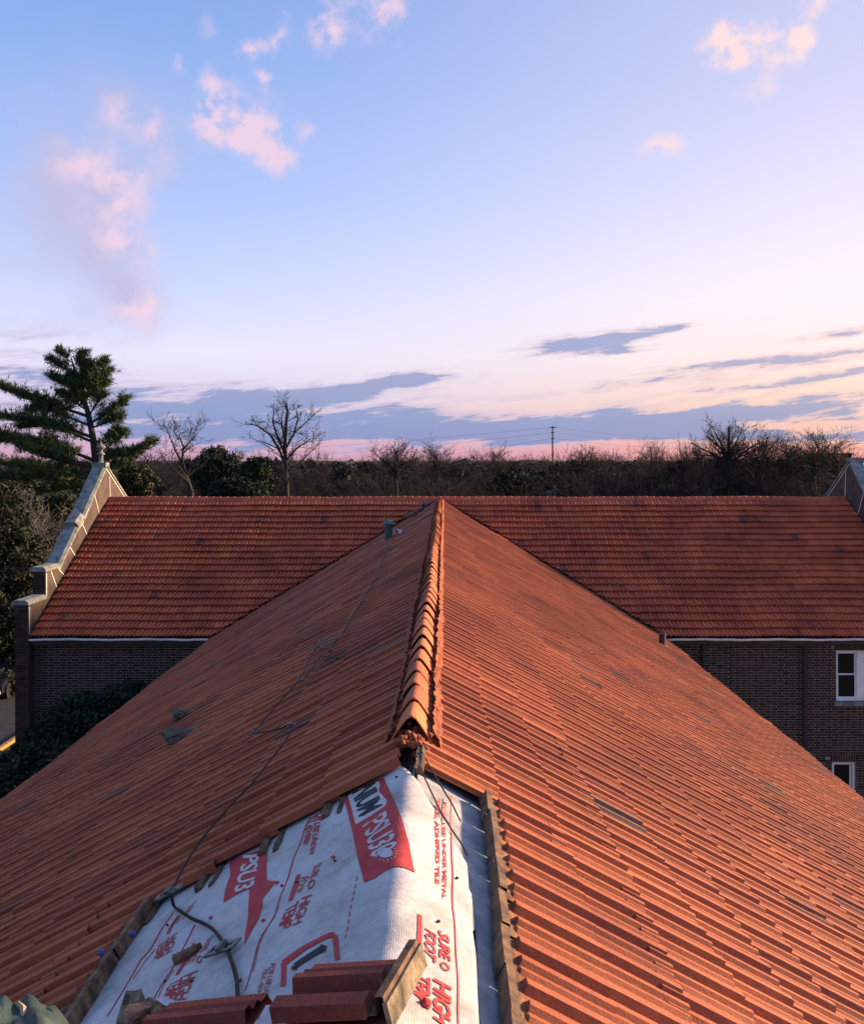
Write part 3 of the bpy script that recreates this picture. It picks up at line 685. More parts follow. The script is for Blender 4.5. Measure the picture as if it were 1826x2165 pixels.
Y, tt = px_mem(898, 2123); p = mem(Y, tt, .002); d = MB(); d.lathe(p, [(.017, 0), (.017, .004), (.008, .008), (.005, .008), (.005, .014), (.001, .015)], 14); o = d.build('cap_nail', INK); o.parent = under

# ragged batten ends at the stepped left edge and under the right edge
def batten(name, a, b_, w, h, seed, parent=front):
    d = MB(); rr_ = random.Random(seed); a, b_ = Vector(a), Vector(b_); dv = b_ - a; L = dv.length; dv.normalize(); sx = dv.cross(Vector((0, 0, 1))).normalized(); sz = sx.cross(dv)
    V = []; n_ = max(4, int(L / .05))
    for i in range(n_ + 1):
        p = a + dv * (L * i / n_)
        for (cxx, czz) in ((-1, -1), (-.3, -1), (1, -1), (1, .4), (.6, 1), (-.2, .8), (-1, .9), (-1, 0)):
            V.append(p + sx * (cxx * w / 2 + rr_.uniform(-.12, .12) * w) + sz * (czz * h / 2 + rr_.uniform(-.12, .12) * h))
    Fc = [(i * 8 + k, i * 8 + (k + 1) % 8, (i + 1) * 8 + (k + 1) % 8, (i + 1) * 8 + k) for i in range(n_) for k in range(8)] + [tuple(range(8))[::-1], tuple(range(n_ * 8, n_ * 8 + 8))]
    d.add(V, Fc); o = d.build(name, WOOD); child(o, parent); return o
for i, k in enumerate(range(4)):
    s = S0 + k * E
    batten('batten', wing_pt(-1, OPEN_Y - .10, s - .02, -.012), wing_pt(-1, OPEN_Y + .5, s - .01, -.012), .032, .026, i)
    batten('batten', wing_pt(-1, OPEN_Y - .14, s - .09, -.02), wing_pt(-1, OPEN_Y + .5, s - .09, -.018), .022, .02, i + 20)
batten('batten', wing_pt(1, 3.98, .045, .012), wing_pt(1, 4.3, .045, .012), .035, .022, 11)

# ------------------------------------------------------------------ near-wing walls
def quadbox(name, lo, hi, m, root): d = MB(); d.box(lo, hi); return child(d.build(name, m), root)
XEL, XER = X0 - SE * CP, X0 + SE * CP
ZE = ZC - AP - SE * SP
for x0_, x1_ in ((XEL + .35, XEL + .65), (XER - .65, XER - .35)):
    w_ = quadbox('wall', (x0_, -1, 0), (x1_, YM - SE * CP + .3, ZE - .12), MORTAR, front)
for side in (1, -1):                      # eave fascia
    p = wing_pt(side, 0, SE - .06, -.05); quadbox('fascia', (min(p.x, p.x - side * .05), -1, p.z - .16), (max(p.x, p.x - side * .05), YM - SE * CP - .1, p.z - .02), SOFFIT, front)

# ------------------------------------------------------------------ cross-wing walls with bricks
YW = 24.55
openings = [(10.16, 11.75, 4.98, 6.30), (10.06, 10.68, 7.88, 9.25)]     # x0, x1, top and bottom drop
def wall_mesh():
    d = MB(); xs = sorted({XL - .33, XR + .33, *[o[0] for o in openings], *[o[1] for o in openings]})
    zs = sorted({ZC, 4.60, *[o[2] for o in openings], *[o[3] for o in openings]})
    for i in range(len(xs) - 1):
        for j in range(len(zs) - 1):
            mx_, mz = (xs[i] + xs[i + 1]) / 2, (zs[j] + zs[j + 1]) / 2
            if any(o[0] < mx_ < o[1] and o[2] < mz < o[3] for o in openings): continue
            d.add([(xs[i], YW, ZC - zs[j + 1]), (xs[i + 1], YW, ZC - zs[j + 1]), (xs[i + 1], YW, ZC - zs[j]), (xs[i], YW, ZC - zs[j])], [(0, 1, 2, 3)])
    for (a, b_, t0, t1) in openings:      # reveals
        z0, z1 = ZC - t1, ZC - t0; y1 = YW + .22
        d.add([(a, YW, z0), (a, y1, z0), (a, y1, z1), (a, YW, z1), (b_, YW, z0), (b_, y1, z0), (b_, y1, z1), (b_, YW, z1)], [(0, 3, 2, 1), (4, 5, 6, 7), (3, 7, 6, 2), (0, 1, 5, 4)])
    d.box((XL - .33, YW + .3, 0), (XL - .03, 2 * YM - YW, ZC - 4.55)); d.box((XR + .03, YW + .3, 0), (XR + .33, 2 * YM - YW, ZC - 4.55)); d.box((XL - .3, 2 * YM - YW - .3, 0), (XR + .3, 2 * YM - YW - .002, ZC - 4.6))
    return d
wall = child(wall_mesh().build('wall', MORTAR), cross)
BL, BHd, BH, JT, PRD = .198, .092, .053, .014, .006
bricks = []
row = 0; dz_ = 4.80
while dz_ < 10.4:
    off = (row % 2) * .155
    for (xa, xb) in ((XL + .01, -5.0), (4.8, XR + .1)):
        x = xa - off; k = 0
        while x < xb:
            L = BL if k % 2 == 0 else BHd
            a, b_ = max(x, xa), min(x + L, xb)
            c_ = (a + b_) / 2
            vis = dz_ < abs(c_) / 1.15 + 2.4
            if b_ - a > .03 and vis:
                blocked = False
                for o in openings:
                    if o[2] - .22 < dz_ + .03 < o[3] + .06 and b_ > o[0] and a < o[1]:
                        if o[2] < dz_ + .03:
                            if a < o[0] - .03: b_ = o[0]
                            elif b_ > o[1] + .03: a = o[1]
                            else: blocked = True
                        else:
                            blocked = True
                pil = (YW if not (6.75 < c_ < 7.35) else YW - .06)
                if not blocked and b_ - a > .025: bricks.append((a, b_, ZC - dz_ - BH, ZC - dz_, pil if c_ > 0 else YW))
            x += L + JT; k += 1
    dz_ += BH + JT; row += 1
for o in openings:                        # soldier courses over the windows
    x = o[0] - .05
    while x < o[1] + .02: bricks.append((x, x + BH, ZC - o[2] + .012, ZC - o[2] + .205, YW)); x += BH + JT
d = MB(); d.box((6.745, YW - .06, 0), (7.355, YW - .001, ZC - 4.78)); o = d.build('pilaster', MORTAR); child(o, cross)
# stepped gable shoulders carry brick faces too
for (xa, xb, da, db, yy) in ((XL - .33, XL - .02, 3.10, 3.74, 25.22), (XL - .33, XL - .02, 3.86, 10.4, 24.17)):
    z = da; r_ = 0
    while z < db:
        cut = xa + (.20 if r_ % 2 else .095)
        bricks += [(xa, cut - JT / 2, ZC - z - BH, ZC - z, yy), (cut + JT / 2, xb, ZC - z - BH, ZC - z, yy)]
        z += BH + JT; r_ += 1
def brick_visible(q):
    c_ = Vector(((q[0] + q[1]) / 2, q[4], (q[2] + q[3]) / 2))
    if not in_view(c_, 5): return False
    return (ZC - c_.z) < (c_.x / 1.27 if c_.x > 0 else -c_.x / 1.27) - .05 
rest = MB(); cnt = 0; cube = MB(); cube.box((0, 0, 0), (1, 1, 1)); cube_me = cube.mesh('brick', BRICK)
vis = [q for q in bricks if brick_visible(q) and (q[1] - q[0]) > .15]
vis.sort(key=lambda q: -(q[1] - q[0]) * (q[3] - q[2]) - (.5 if q[4] < YW - .2 else 0) - (.002 * math.sin(q[0] * 91 + q[2] * 57)))
pick = set(id(q) for q in vis[:300])
for q in bricks:
    pr = PRD + .003 * math.sin(q[0] * 37 + q[2] * 71)
    if id(q) in pick:
        o = link('brick', cube_me, wall); o.location = (q[0], q[4] - pr, q[2]); o.scale = (q[1] - q[0], pr + .004, q[3] - q[2])
    else: rest.box((q[0], q[4] - pr, q[2]), (q[1], q[4] + .004, q[3]))
o = rest.build('brickwork', BRICK, wall); o['kind'] = 'stuff'
# windows
GLASS = mat('dark_glass', C(.004, .006, .008), None, .06, spec=.6)
ROOM = mat('roller_blind', C(.05, .085, .085), C(.075, .11, .11), .8, 3)
def window(x0, x1, t0, t1, sashes):
    r_ = MB(); z0, z1 = ZC - t1, ZC - t0; y = YW + .07
    fw = .065
    r_.box((x0 + .002, y, z0 + .002), (x0 + fw, y + .1, z1 - .002)); r_.box((x1 - fw, y, z0 + .002), (x1 - .002, y + .1, z1 - .002)); r_.box((x0 + fw, y, z1 - fw), (x1 - fw, y + .1, z1 - .002)); r_.box((x0 + fw, y, z0 + .002), (x1 - fw, y + .1, z0 + fw))
    w_ = child(r_.build('window', WHITE), cross)
    s_ = MB(); s_.box((x0 - .05, YW - .07, z0 - .11), (x1 + .05, YW + .12, z0 + .003)); o = s_.build('sill', STONE, w_)
    for (a, b_) in sashes:
        m_ = MB(); zm = (z0 + z1) / 2 + .02
        for (lo_, hi_, yy) in ((z0 + fw, zm + .02, y + .03), (zm - .02, z1 - fw, y + .055)):
            m_ = MB(); q = .035
            m_.box((a, yy, lo_), (a + q, yy + .03, hi_)); m_.box((b_ - q, yy, lo_), (b_, yy + .03, hi_)); m_.box((a + q, yy, lo_), (b_ - q, yy + .03, lo_ + q)); m_.box((a + q, yy, hi_ - q), (b_ - q, yy + .03, hi_))
            m_.build('sash', WHITE, w_); p_ = MB(); p_.box((a + q - .005, yy + .010, lo_ + q - .005), (b_ - q + .005, yy + .016, hi_ - q + .005)); p_.build('pane', GLASS, w_)
    if len(sashes) > 1:
        m_ = MB(); m_.box((sashes[0][1], y - .01, z0 + fw), (sashes[1][0], y + .11, z1 - fw)); m_.build('mullion', WHITE, w_)
    return w_
window(*openings[0], [(10.225, 10.72), (11.0, 11.685)])
w2 = window(*openings[1], [(10.125, 10.60)])
bl = MB(); bl.box((10.1, YW + .16, ZC - 9.2), (10.64, YW + .165, ZC - 7.95)); bl.build('blind', ROOM, w2)
bk = MB(); bk.box((9.9, YW + .225, ZC - 9.4), (12, YW + .5, ZC - 4.8)); child(bk.build('room_wall', mat('dark_room', C(.01, .01, .012), None, .9)), cross)
# downpipe, gutters, soffit
d = MB(); d.tube([(9.33, YW - .08, ZC - 4.75), (9.33, YW - .08, 0.02)], .055, 8); child(d.build('downpipe', IRON), cross)
d = MB(); d.tube([(6.70, YW - .08, ZC - 4.75), (6.70, YW - .08, 0.02)], .05, 8); child(d.build('downpipe', IRON), cross)
pe = main_pt(0, SE)
for xa, xb in ((XL + .02, XEL - .02), (XER + .02, XR - .02)):
    d = MB(); yg, zg = pe.y, pe.z; n_ = 60
    prof = [(-.07, -.022), (-.082, -.030), (-.078, -.060), (-.05, -.078), (.02, -.078), (.03, -.03), (.02, -.03), (.012, -.070), (-.046, -.070), (-.068, -.056)]
    V = []
    for i in range(n_ + 1):
        x = xa + (xb - xa) * i / n_; w_ = .006 * math.sin(x * 3.1) + .004 * math.sin(x * 9.7)
        V += [(x, yg + py, zg + pz + w_ + .012) for py, pz in prof]
    m_ = len(prof); d.add(V, [(i * m_ + k, (i + 1) * m_ + k, (i + 1) * m_ + (k + 1) % m_, i * m_ + (k + 1) % m_) for i in range(n_) for k in range(m_)])
    child(d.build('gutter', METAL), cross)
    d = MB(); d.box((xa, yg + .035, zg - .18), (xb, YW - .02, zg - .07)); child(d.build('soffit', SOFFIT), cross)

# ------------------------------------------------------------------ gables with stepped copings
def gable(xi, sgn, ap):
    """xi inner face; sgn -1 wall lies towards -x; ap: apex drop. profile (Y, drop) of the wall top, front to back"""
    T = .33
    prof = [(24.17, 3.73), (25.22, 3.73), (25.22, 3.00), (26.15, 3.00), (27.45, 2.02), (27.80, 2.02 - .20), (29.75, ap)]
    back = [(31.6, 1.30), (2 * YM - 24.17, 4.6)]
    pts = prof + back
    out = [(24.17, ZC)] + pts + [(2 * YM - 24.17, ZC)]
    d = MB(); n_ = len(out)
    V = [(xi, y, ZC - z) for y, z in out] + [(xi + sgn * T, y, ZC - z) for y, z in out]
    poly_ = tessellate_polygon([[Vector((y, ZC - z, 0)) for y, z in out]])
    Fc = []
    for f_ in poly_:
        Fc.append(tuple(f_)); Fc.append(tuple(n_ + i for i in f_[::-1]))
    for i in range(n_): Fc.append((i, (i + 1) % n_, n_ + (i + 1) % n_, n_ + i))
    d.add(V, Fc); g_ = child(d.build('gable_wall', [PARGE]), cross); g_['label'] = 'dark plastered gable parapet at the %s end' % ('left' if sgn < 0 else 'right')
    # coping stones
    xa, xb = xi + sgn * (T + .07), xi - sgn * .045
    def stone(p, q, th=.10, name='coping_stone', over0=0, over1=0):
        (ya, za), (yb, zb) = p, q; dy_, dz__ = yb - ya, -(zb - za); L = math.hypot(dy_, dz__); ty, tz = dy_ / L, dz__ / L; ny_, nz_ = -tz, ty
        ya -= ty * over0; za += tz * over0; yb += ty * over1; zb -= tz * over1
        m_ = MB(); V = []
        for (y, z) in ((ya, za), (yb, zb)):
            for (x, h) in ((xa, 0), (xa, th * .55), (xa + (xb - xa) * .18, th), (xb - (xb - xa) * .18, th), (xb, th * .55), (xb, 0)):
                V.append((x, y + ny_ * h, ZC - z + nz_ * h))
        m_.add(V, [(k, (k + 1) % 6, 6 + (k + 1) % 6, 6 + k) for k in range(6)] + [(5, 4, 3, 2, 1, 0), (6, 7, 8, 9, 10, 11)])
        child(m_.build(name, STONE), cross)
    def along(p, q, k): return [((p[0] + (q[0] - p[0]) * i / k, p[1] + (q[1] - p[1]) * i / k), (p[0] + (q[0] - p[0]) * (i + 1) / k - .006, p[1] + (q[1] - p[1]) * (i + 1) / k)) for i in range(k)]
    stone(prof[0], prof[1], .12, over0=.09); stone(prof[2], prof[3], .12, over0=.09)
    for p, q in along(prof[3], prof[4], 1): stone(p, q, .10)
    stone((27.42, 2.04), (27.86, 1.80), .24, 'kneeler_stone')
    for p, q in along(prof[5], prof[6], 2): stone(p, q, .10)
    for p, q in along(prof[6], back[0], 1) + along(back[0], back[1], 3): stone(p, q, .10)
    m_ = MB(); m_.box((min(xa, xb), 29.60, ZC - ap - .02), (max(xa, xb), 29.92, ZC - ap + .14)); child(m_.build('apex_stone', STONE), cross)
    # cream caulk lines on the dark parging
    m_ = xi - sgn * .004
    def caulk(pts, w=.03):
        for (p, q) in zip(pts, pts[1:]):
            d_ = MB(); d_.bar((m_, p[0], ZC - p[1]), (m_, q[0], ZC - q[1]), w, .012, up=(1, 0, 0)); child(d_.build('caulk_line', CAULK), cross)
    rf = lambda Y: AP + (YM - Y) * .572 - .05
    for y in (28.75, 27.75, 26.85, 26.05, 25.55):
        top = np.interp(y, [p[0] for p in prof], [p[1] for p in prof]); yb = y + .42; caulk([(y, top + .03), (yb, rf(yb))], .026)
    caulk([(30.05, ap + .30), (30.1, 1.28)], .026)
    caulk([(24.24, 3.80), (24.24, rf(24.24) - .05)], .03); caulk([(25.28, 3.06), (25.28, 3.70)], .03)
    caulk([(prof[3][0], 3.05), (27.42, 2.08), (27.80, 1.90), (29.74, ap + .04), (31.5, 1.29)], .028)
    return xa, xb
gable(XL, -1, .26); gable(XR, 1, .10)
d = MB(); d.lathe((XL - .17, 29.76, ZC - .20), [(.10, 0), (.10, .08), (.075, .10), (.07, .30), (.12, .34), (.12, .37), (.06, .42), (.055, .47), (.14, .55), (.15, .58), (.06, .66), (.03, .70), (.012, .74), (.010, .98), (.002, 1.0)], 14)
o = child(d.build('finial', STONE), cross); o['label'] = 'turned stone finial on the left gable apex'

# ------------------------------------------------------------------ roof vents
def vent():
    Y, s = px_wing(820, 1141, -1, .03); p = wing_pt(-1, Y, s, .0)
    r_ = empty('roof_vent', p); tag(r_, 'green copper vent pipe with conical cap near the left valley', 'vent pipe')
    d = MB(); d.lathe((0, 0, -.15), [(.09, 0), (.09, .56)], 16); d.build('pipe', GREEN, r_, smooth=False)
    d = MB(); d.lathe((0, 0, .40), [(.165, 0), (.17, .012), (.10, .07), (.02, .115), (.004, .118)], 16); d.build('cap', GREEN, r_)
    d = MB(); d.lathe((0, 0, -.12), [(.16, 0), (.15, .05), (.10, .09)], 16); d.build('collar', FLASH, r_)
    Y, s = px_wing(1401, 1363, 1, .03); p = wing_pt(1, Y, s, 0)
    r_ = empty('roof_vent', p); tag(r_, 'short dark iron pipe at the right eave beside the valley', 'vent pipe')
    d = MB(); d.lathe((0, 0, -.1), [(.075, 0), (.075, .33), (.085, .335), (.085, .37), (.06, .37), (.055, .30)], 14); d.build('pipe', IRON, r_)
    d = MB(); d.lathe((0, 0, -.06), [(.14, 0), (.13, .04), (.085, .08)], 14); d.build('collar', FLASH, r_)
vent()

# ------------------------------------------------------------------ lightning cable down the left slope, with clamps
def lp(x, y, n=.085):
    Y, s = px_wing(x, y, -1, n); return wing_pt(-1, Y, s, n)
cb = empty('lightning_cable', lp(615, 1535)); tag(cb, 'thin dark cable with metal clamps running down the shaded left roof', 'cable')
def cable(pts, r0=.007):
    # smooth by Catmull-Rom
    P = [Vector(p) for p in pts]; Q = []
    for i in range(len(P) - 1):
        p0, p1, p2, p3 = P[max(i - 1, 0)], P[i], P[i + 1], P[min(i + 2, len(P) - 1)]
        for k in range(6):
            t_ = k / 6; Q.append(.5 * ((2 * p1) + (p2 - p0) * t_ + (2 * p0 - 5 * p1 + 4 * p2 - p3) * t_ ** 2 + (3 * p1 - p0 - 3 * p2 + p3) * t_ ** 3))
    Q.append(P[-1]); d = MB(); d.tube(Q, r0 * .78, 6); o = child(d.build('dark_strand', CABLE, smooth=True), cb); return o
cable([lp(823, 1150), lp(812, 1180), lp(800, 1205), lp(806, 1190) if False else lp(797, 1222), lp(779, 1248), lp(766, 1272), lp(752, 1292), lp(740, 1312), lp(727, 1335), lp(706, 1360), lp(697, 1378)], .010)
cable([lp(697, 1378), lp(684, 1370), lp(668, 1372), lp(650, 1402), lp(634, 1436), lp(600, 1474), lp(560, 1520), lp(537, 1550)], .007)
cable([lp(678, 1387), lp(660, 1412), lp(640, 1438)], .006); cable([lp(678, 1387), lp(696, 1389), lp(714, 1392)], .007)
cable([lp(537, 1550), lp(560, 1548), lp(590, 1541), lp(616, 1534), lp(606, 1562), lp(585, 1590), lp(560, 1622), lp(530, 1660), lp(500, 1690), lp(470, 1722), lp(438, 1760), lp(412, 1795), lp(390, 1830), lp(374, 1862), lp(362, 1885)], .0065)
dm = lambda x, y: (lambda q: mem(q[0], q[1], .014))(px_mem(x, y))
cable([lp(362, 1885), dm(370, 1920), dm(390, 1937), dm(410, 1950), dm(432, 1958), dm(452, 1970), dm(470, 1992), dm(486, 2020), dm(497, 2050), dm(504, 2080), dm(508, 2120)], .0085)
def clamp_(p, dirv, L, nrm, k=1.0):
    d = MB(); dv = Vector(dirv).normalized(); nn = Vector(nrm).normalized(); sx = dv.cross(nn).normalized()
    mt = Matrix((sx, dv, nn)).transposed().to_4x4(); mt.translation = Vector(p)
    for q in (-1, 1): d.box((q * .016 * k - .006 * k, -L / 2, -.004), (q * .016 * k + .006 * k, L / 2, .004), 0, mt)
    d.box((-.022 * k, -L / 2 - .006, -.003), (.022 * k, -L / 2 + .012, .005), 0, mt); d.box((-.022 * k, L / 2 - .012, -.003), (.022 * k, L / 2 + .006, .005), 0, mt); d.box((-.02 * k, -.01, 0), (.02 * k, .01, .016), 0, mt)
    child(d.build('clamp', ZINC), cb)
nl = Vector((-SP, 0, CP)); dn = Vector((-CP, 0, -SP))
clamp_(lp(357, 1888, .095), dn + Vector((0, .15, 0)), .11, nl); clamp_(dm(478, 2019) + nl * .006, dn + Vector((0, .5, 0)), .13, nl, 1.2)
for x, y in ((537, 1550), (616, 1534), (690, 1352), (640, 1440), (680, 1372), (797, 1222), (766, 1272), (722, 1345), (812, 1196)): clamp_(lp(x, y, .095), dn + Vector((0, .4, 0)), .055, nl, .8)
# two dark tubes standing for the cut sheet edges and their shadow
wr_ = empty('sheet_edge_lines', mem(3.8, .08)); tag(wr_, 'two thin black tubes standing for cut sheet edges and their shadow on the sunlit underlayment', 'dark_strand')
rm_ = lambda x, y, l=.02: (lambda q: mem(q[0], q[1], l))(px_mem(x, y))
for pts in ([rm_(874, 1618, .05), rm_(885, 1640), rm_(905, 1675, .012), rm_(930, 1722, .01), rm_(952, 1758, .01), rm_(972, 1790, .01), rm_(985, 1812, .006)], [rm_(880, 1612, .06), rm_(905, 1648, .03), rm_(930, 1685, .025), rm_(950, 1710, .016), rm_(972, 1738, .004)]):
    d = MB(); d.tube(pts, .0035, 5); child(d.build('dark_strand', CABLE), wr_)

# ------------------------------------------------------------------ loose things on the roof
MOSSY = mat('mossy_clay', C(.06, .05, .036), C(.30, .24, .16), .95, 16, .8, 60)
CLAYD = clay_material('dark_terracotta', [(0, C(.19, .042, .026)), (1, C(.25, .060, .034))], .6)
def loose_tile(label, M4, scale=1.0, mossy=True):
    r_ = empty('loose_tile', M4.translation); tag(r_, label, 'roof tile')
    V, Fc, vv_ = tile_shape(.265, mossy); k = scale
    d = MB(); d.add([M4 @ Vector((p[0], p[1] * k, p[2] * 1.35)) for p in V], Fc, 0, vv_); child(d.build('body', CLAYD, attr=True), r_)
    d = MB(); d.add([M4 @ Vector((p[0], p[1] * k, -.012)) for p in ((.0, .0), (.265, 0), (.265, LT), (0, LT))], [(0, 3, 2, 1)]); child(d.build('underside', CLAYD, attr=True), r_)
    if mossy:
        d = MB(); d.box((-.004, -.009, -.02), (.268, .003, .036), 0, M4); child(d.build('head_lip', MOSSY), r_)
    return r_
def basis(u, v, loc):
    u, v = Vector(u).normalized(), Vector(v).normalized(); n_ = u.cross(v).normalized(); v = n_.cross(u)
    m_ = Matrix((u, v, n_)).transposed().to_4x4(); m_.translation = loc; return m_
# tile with its mossy head at the ridge, lying down the left slope
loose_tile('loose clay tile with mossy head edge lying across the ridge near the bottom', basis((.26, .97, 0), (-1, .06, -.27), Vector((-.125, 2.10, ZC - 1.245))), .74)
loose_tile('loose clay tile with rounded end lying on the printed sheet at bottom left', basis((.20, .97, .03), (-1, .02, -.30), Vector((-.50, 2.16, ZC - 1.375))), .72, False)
rb = MB(); r_ = random.Random(8)
for i in range(26):
    lump(rb, at(310 + r_.gauss(0, 20), 2142 + r_.gauss(0, 13), 2.72 + r_.uniform(-.06, .06)), r_.uniform(.010, .030), (1.2, 1, .8), 40 + i, 1, 0, .5)
for i, (x, y, r0) in enumerate([(305, 2152, .045), (325, 2140, .036)]): lump(rb, at(x, y, 2.72), r0, (1.1, 1, .9), 140 + i, 2, 0, .45)
tag(rb.build('rubble', mat('rubble_clay', C(.09, .05, .034), C(.34, .18, .11), .95, 26, 1, 60)), 'broken lump of mortar and clay at the bottom left of the sheet', 'rubble')
sh = MB(); p = at(268, 2125, 2.75)
sh.bar(at(262, 2165, 2.70), at(283, 2098, 2.78), .045, .014); sh.bar(at(283, 2098, 2.78), at(300, 2140, 2.75), .04, .014)
tag(sh.build('tile_shard', MOSSY), 'dark pointed tile shard standing beside the rubble', 'tile shard')
# green tarp corner
def cloth(name, label, cat, P, m, th=.006):
    d = MB(); w = len(P[0]); V = [q for r_ in P for q in r_]; n_ = len(V); V += [q - Vector((0, 0, th)) for q in V]
    Fc = [(j * w + i, j * w + i + 1, (j + 1) * w + i + 1, (j + 1) * w + i) for j in range(len(P) - 1) for i in range(w - 1)]; Fc += [tuple(n_ + k for k in f_[::-1]) for f_ in Fc]
    d.add(V, Fc); o = d.build(name, m, smooth=True); return tag(o, label, cat)
TARP = mat('green_tarp', C(.016, .032, .028), C(.050, .078, .068), .7, 14, .6, 30)
P = []
for j in range(9):
    r_ = []
    for i in range(15):
        x = -60 + 205 * i / 14; yt = 2112 + 4 * math.sin(i * 1.3) + (0 if i < 11 else (i - 10) * 11); y = yt + 120 * j / 8
        r_.append(at(x, y, 2.60 - .045 * j + .02 * math.sin(i * .9 + j * .7)) + Vector((0, 0, .012 * math.sin(i * 1.7) * math.cos(j * .8))))
    P.append(r_)
cloth('tarp', 'crumpled green tarp corner at the bottom left of the roof', 'tarp', P, TARP)
st_ = MB(); st_.tube([at(38, 2124, 2.585), at(49, 2134, 2.54), at(50, 2160, 2.50), at(46, 2185, 2.45)], .009, 6)
tag(st_.build('rope', mat('tan_rope', C(.30, .21, .12), C(.45, .33, .2), .9, 30)), 'short tan rope lying over the green tarp', 'rope')
# stub of wood, balls, moss, rag, planks
d = MB(); d.tube([dm(373, 2036), dm(402, 2020), dm(428, 2004)], [.020, .018, .009], 8); tag(d.build('wood_stub', WOOD), 'dark wood stub lying on the printed sheet left of the cable', 'stick')
BLUE = mat('blue_plastic', C(.03, .05, .16), C(.06, .09, .25), .4, 10)
for (x, y), lb in (((280, 1976), 'small blue ball resting on the broken batten edge'), ((214, 2015), 'small dark blue ball lying in a tile groove')):
    d = MB(); d.lathe(lp(x, y, .08) - Vector((0, 0, .012)), [(.004, 0), (.011, .004), (.015, .012), (.011, .021), (.004, .025)], 10); tag(d.build('ball', BLUE, smooth=True), lb, 'ball')
MOSS = mat('moss_clump', C(.035, .034, .022), C(.10, .085, .055), .95, 20, .8, 60)
for i, ((x, y), lb) in enumerate((((384, 1507), 'upper of two grey moss clumps on the left roof'), ((378, 1551), 'lower of two grey moss clumps on the left roof'))):
    d = MB(); c_ = lp(x, y, .07)
    lump(d, c_ - Vector((0, 0, .01)), .13, (.75 + .2 * i, 1.25, .25), 73 + i * 5, 3, 0, .62)
    tag(d.build('moss_clump', MOSS), lb, 'moss')
P = []; c_ = lp(843, 1124, .10)
for j in range(6): P.append([c_ + Vector((-.11 + .22 * i / 7 + .02 * math.sin(j), -.10 + .2 * j / 5, .05 + .07 * math.sin(i * 1.1 + j * .9) * math.cos(j * .9) - .16 * abs(i - 3.5) / 7)) for i in range(8)])
cloth('rag', 'small crumpled pink rag beside the green vent', 'rag', P, mat('pink_cloth', C(.55, .36, .38), C(.70, .48, .50), .85, 20))
P = []; c_ = lp(901, 1068, .10)
for j in range(6): P.append([c_ + Vector((-.12 + .24 * i / 7, -.14 + .28 * j / 5, .04 + .06 * math.sin(i * 1.3 + j) - .1 * abs(i - 3.5) / 7)) for i in range(8)])
cloth('rag', 'purple blue rag at the top of the left valley', 'rag', P, mat('purple_cloth', C(.06, .05, .16), C(.10, .085, .25), .85, 20))
for (a, b_, w_, lb) in (((858, 1094), (893, 1072), .09, 'long plank lying along the top of the left valley'), ((872, 1090), (882, 1086), .07, 'short plank offcut lying below the longer valley plank'), ((858, 1085), (872, 1088), .06, 'pale short stick beside the valley planks')):
    d = MB(); d.bar(lp(*a, .13), lp(*b_, .13), w_, .04); tag(d.build('plank', WOOD), lb, 'plank')
d = MB()
for k in range(9): lump(d, lp(886 + rng.uniform(-7, 9), 1076 + rng.uniform(-5, 5), .08), rng.uniform(.05, .10), (1, 1, .6), 90 + k, 1)
tag(d.build('debris_pile', FLASH), 'dark heap of debris by the planks in the left valley', 'debris')

# ------------------------------------------------------------------ vegetation helpers
def np_mesh(name, V, Fq, mats, mi=None, smooth=False):
    me = bpy.data.meshes.new(name); V = np.asarray(V, np.float32); Fq = np.asarray(Fq, np.int32); k = Fq.shape[1]
    me.vertices.add(len(V)); me.vertices.foreach_set('co', V.ravel())
    me.loops.add(Fq.size); me.loops.foreach_set('vertex_index', Fq.ravel())
    me.polygons.add(len(Fq)); me.polygons.foreach_set('loop_start', np.arange(0, Fq.size, k, dtype=np.int32)); me.polygons.foreach_set('loop_total', np.full(len(Fq), k, np.int32))
    for m_ in (mats if isinstance(mats, (list, tuple)) else [mats]): me.materials.append(m_)
    if mi is not None: me.polygons.foreach_set('material_index', np.asarray(mi, np.int32))
    me.update(calc_edges=True); me.validate(); return me
def seg_mesh(segs, sides=3):
    """segs: array n x 8 (p0, p1, r0, r1) -> vertices, quads"""
    S = np.asarray(segs, float); p0, p1, r0, r1 = S[:, :3], S[:, 3:6], S[:, 6], S[:, 7]
    d = p1 - p0; d /= np.linalg.norm(d, axis=1)[:, None] + 1e-9
    h = np.where(np.abs(d[:, 2:3]) < .9, np.array([[0, 0, 1.]]), np.array([[1., 0, 0]])); x = np.cross(d, h); x /= np.linalg.norm(x, axis=1)[:, None] + 1e-9; y = np.cross(d, x)
    V = []
    for base, r in ((p0, r0), (p1, r1)):
        for k in range(sides):
            t = 2 * math.pi * k / sides; V.append(base + (x * math.cos(t) + y * math.sin(t)) * r[:, None])
    V = np.stack(V, 1).reshape(-1, 3); n = len(S); b = (np.arange(n) * 2 * sides)[:, None]
    Fq = np.concatenate([b + np.array([[k, (k + 1) % sides, sides + (k + 1) % sides, sides + k]]) for k in range(sides)], 0)
    return V, Fq
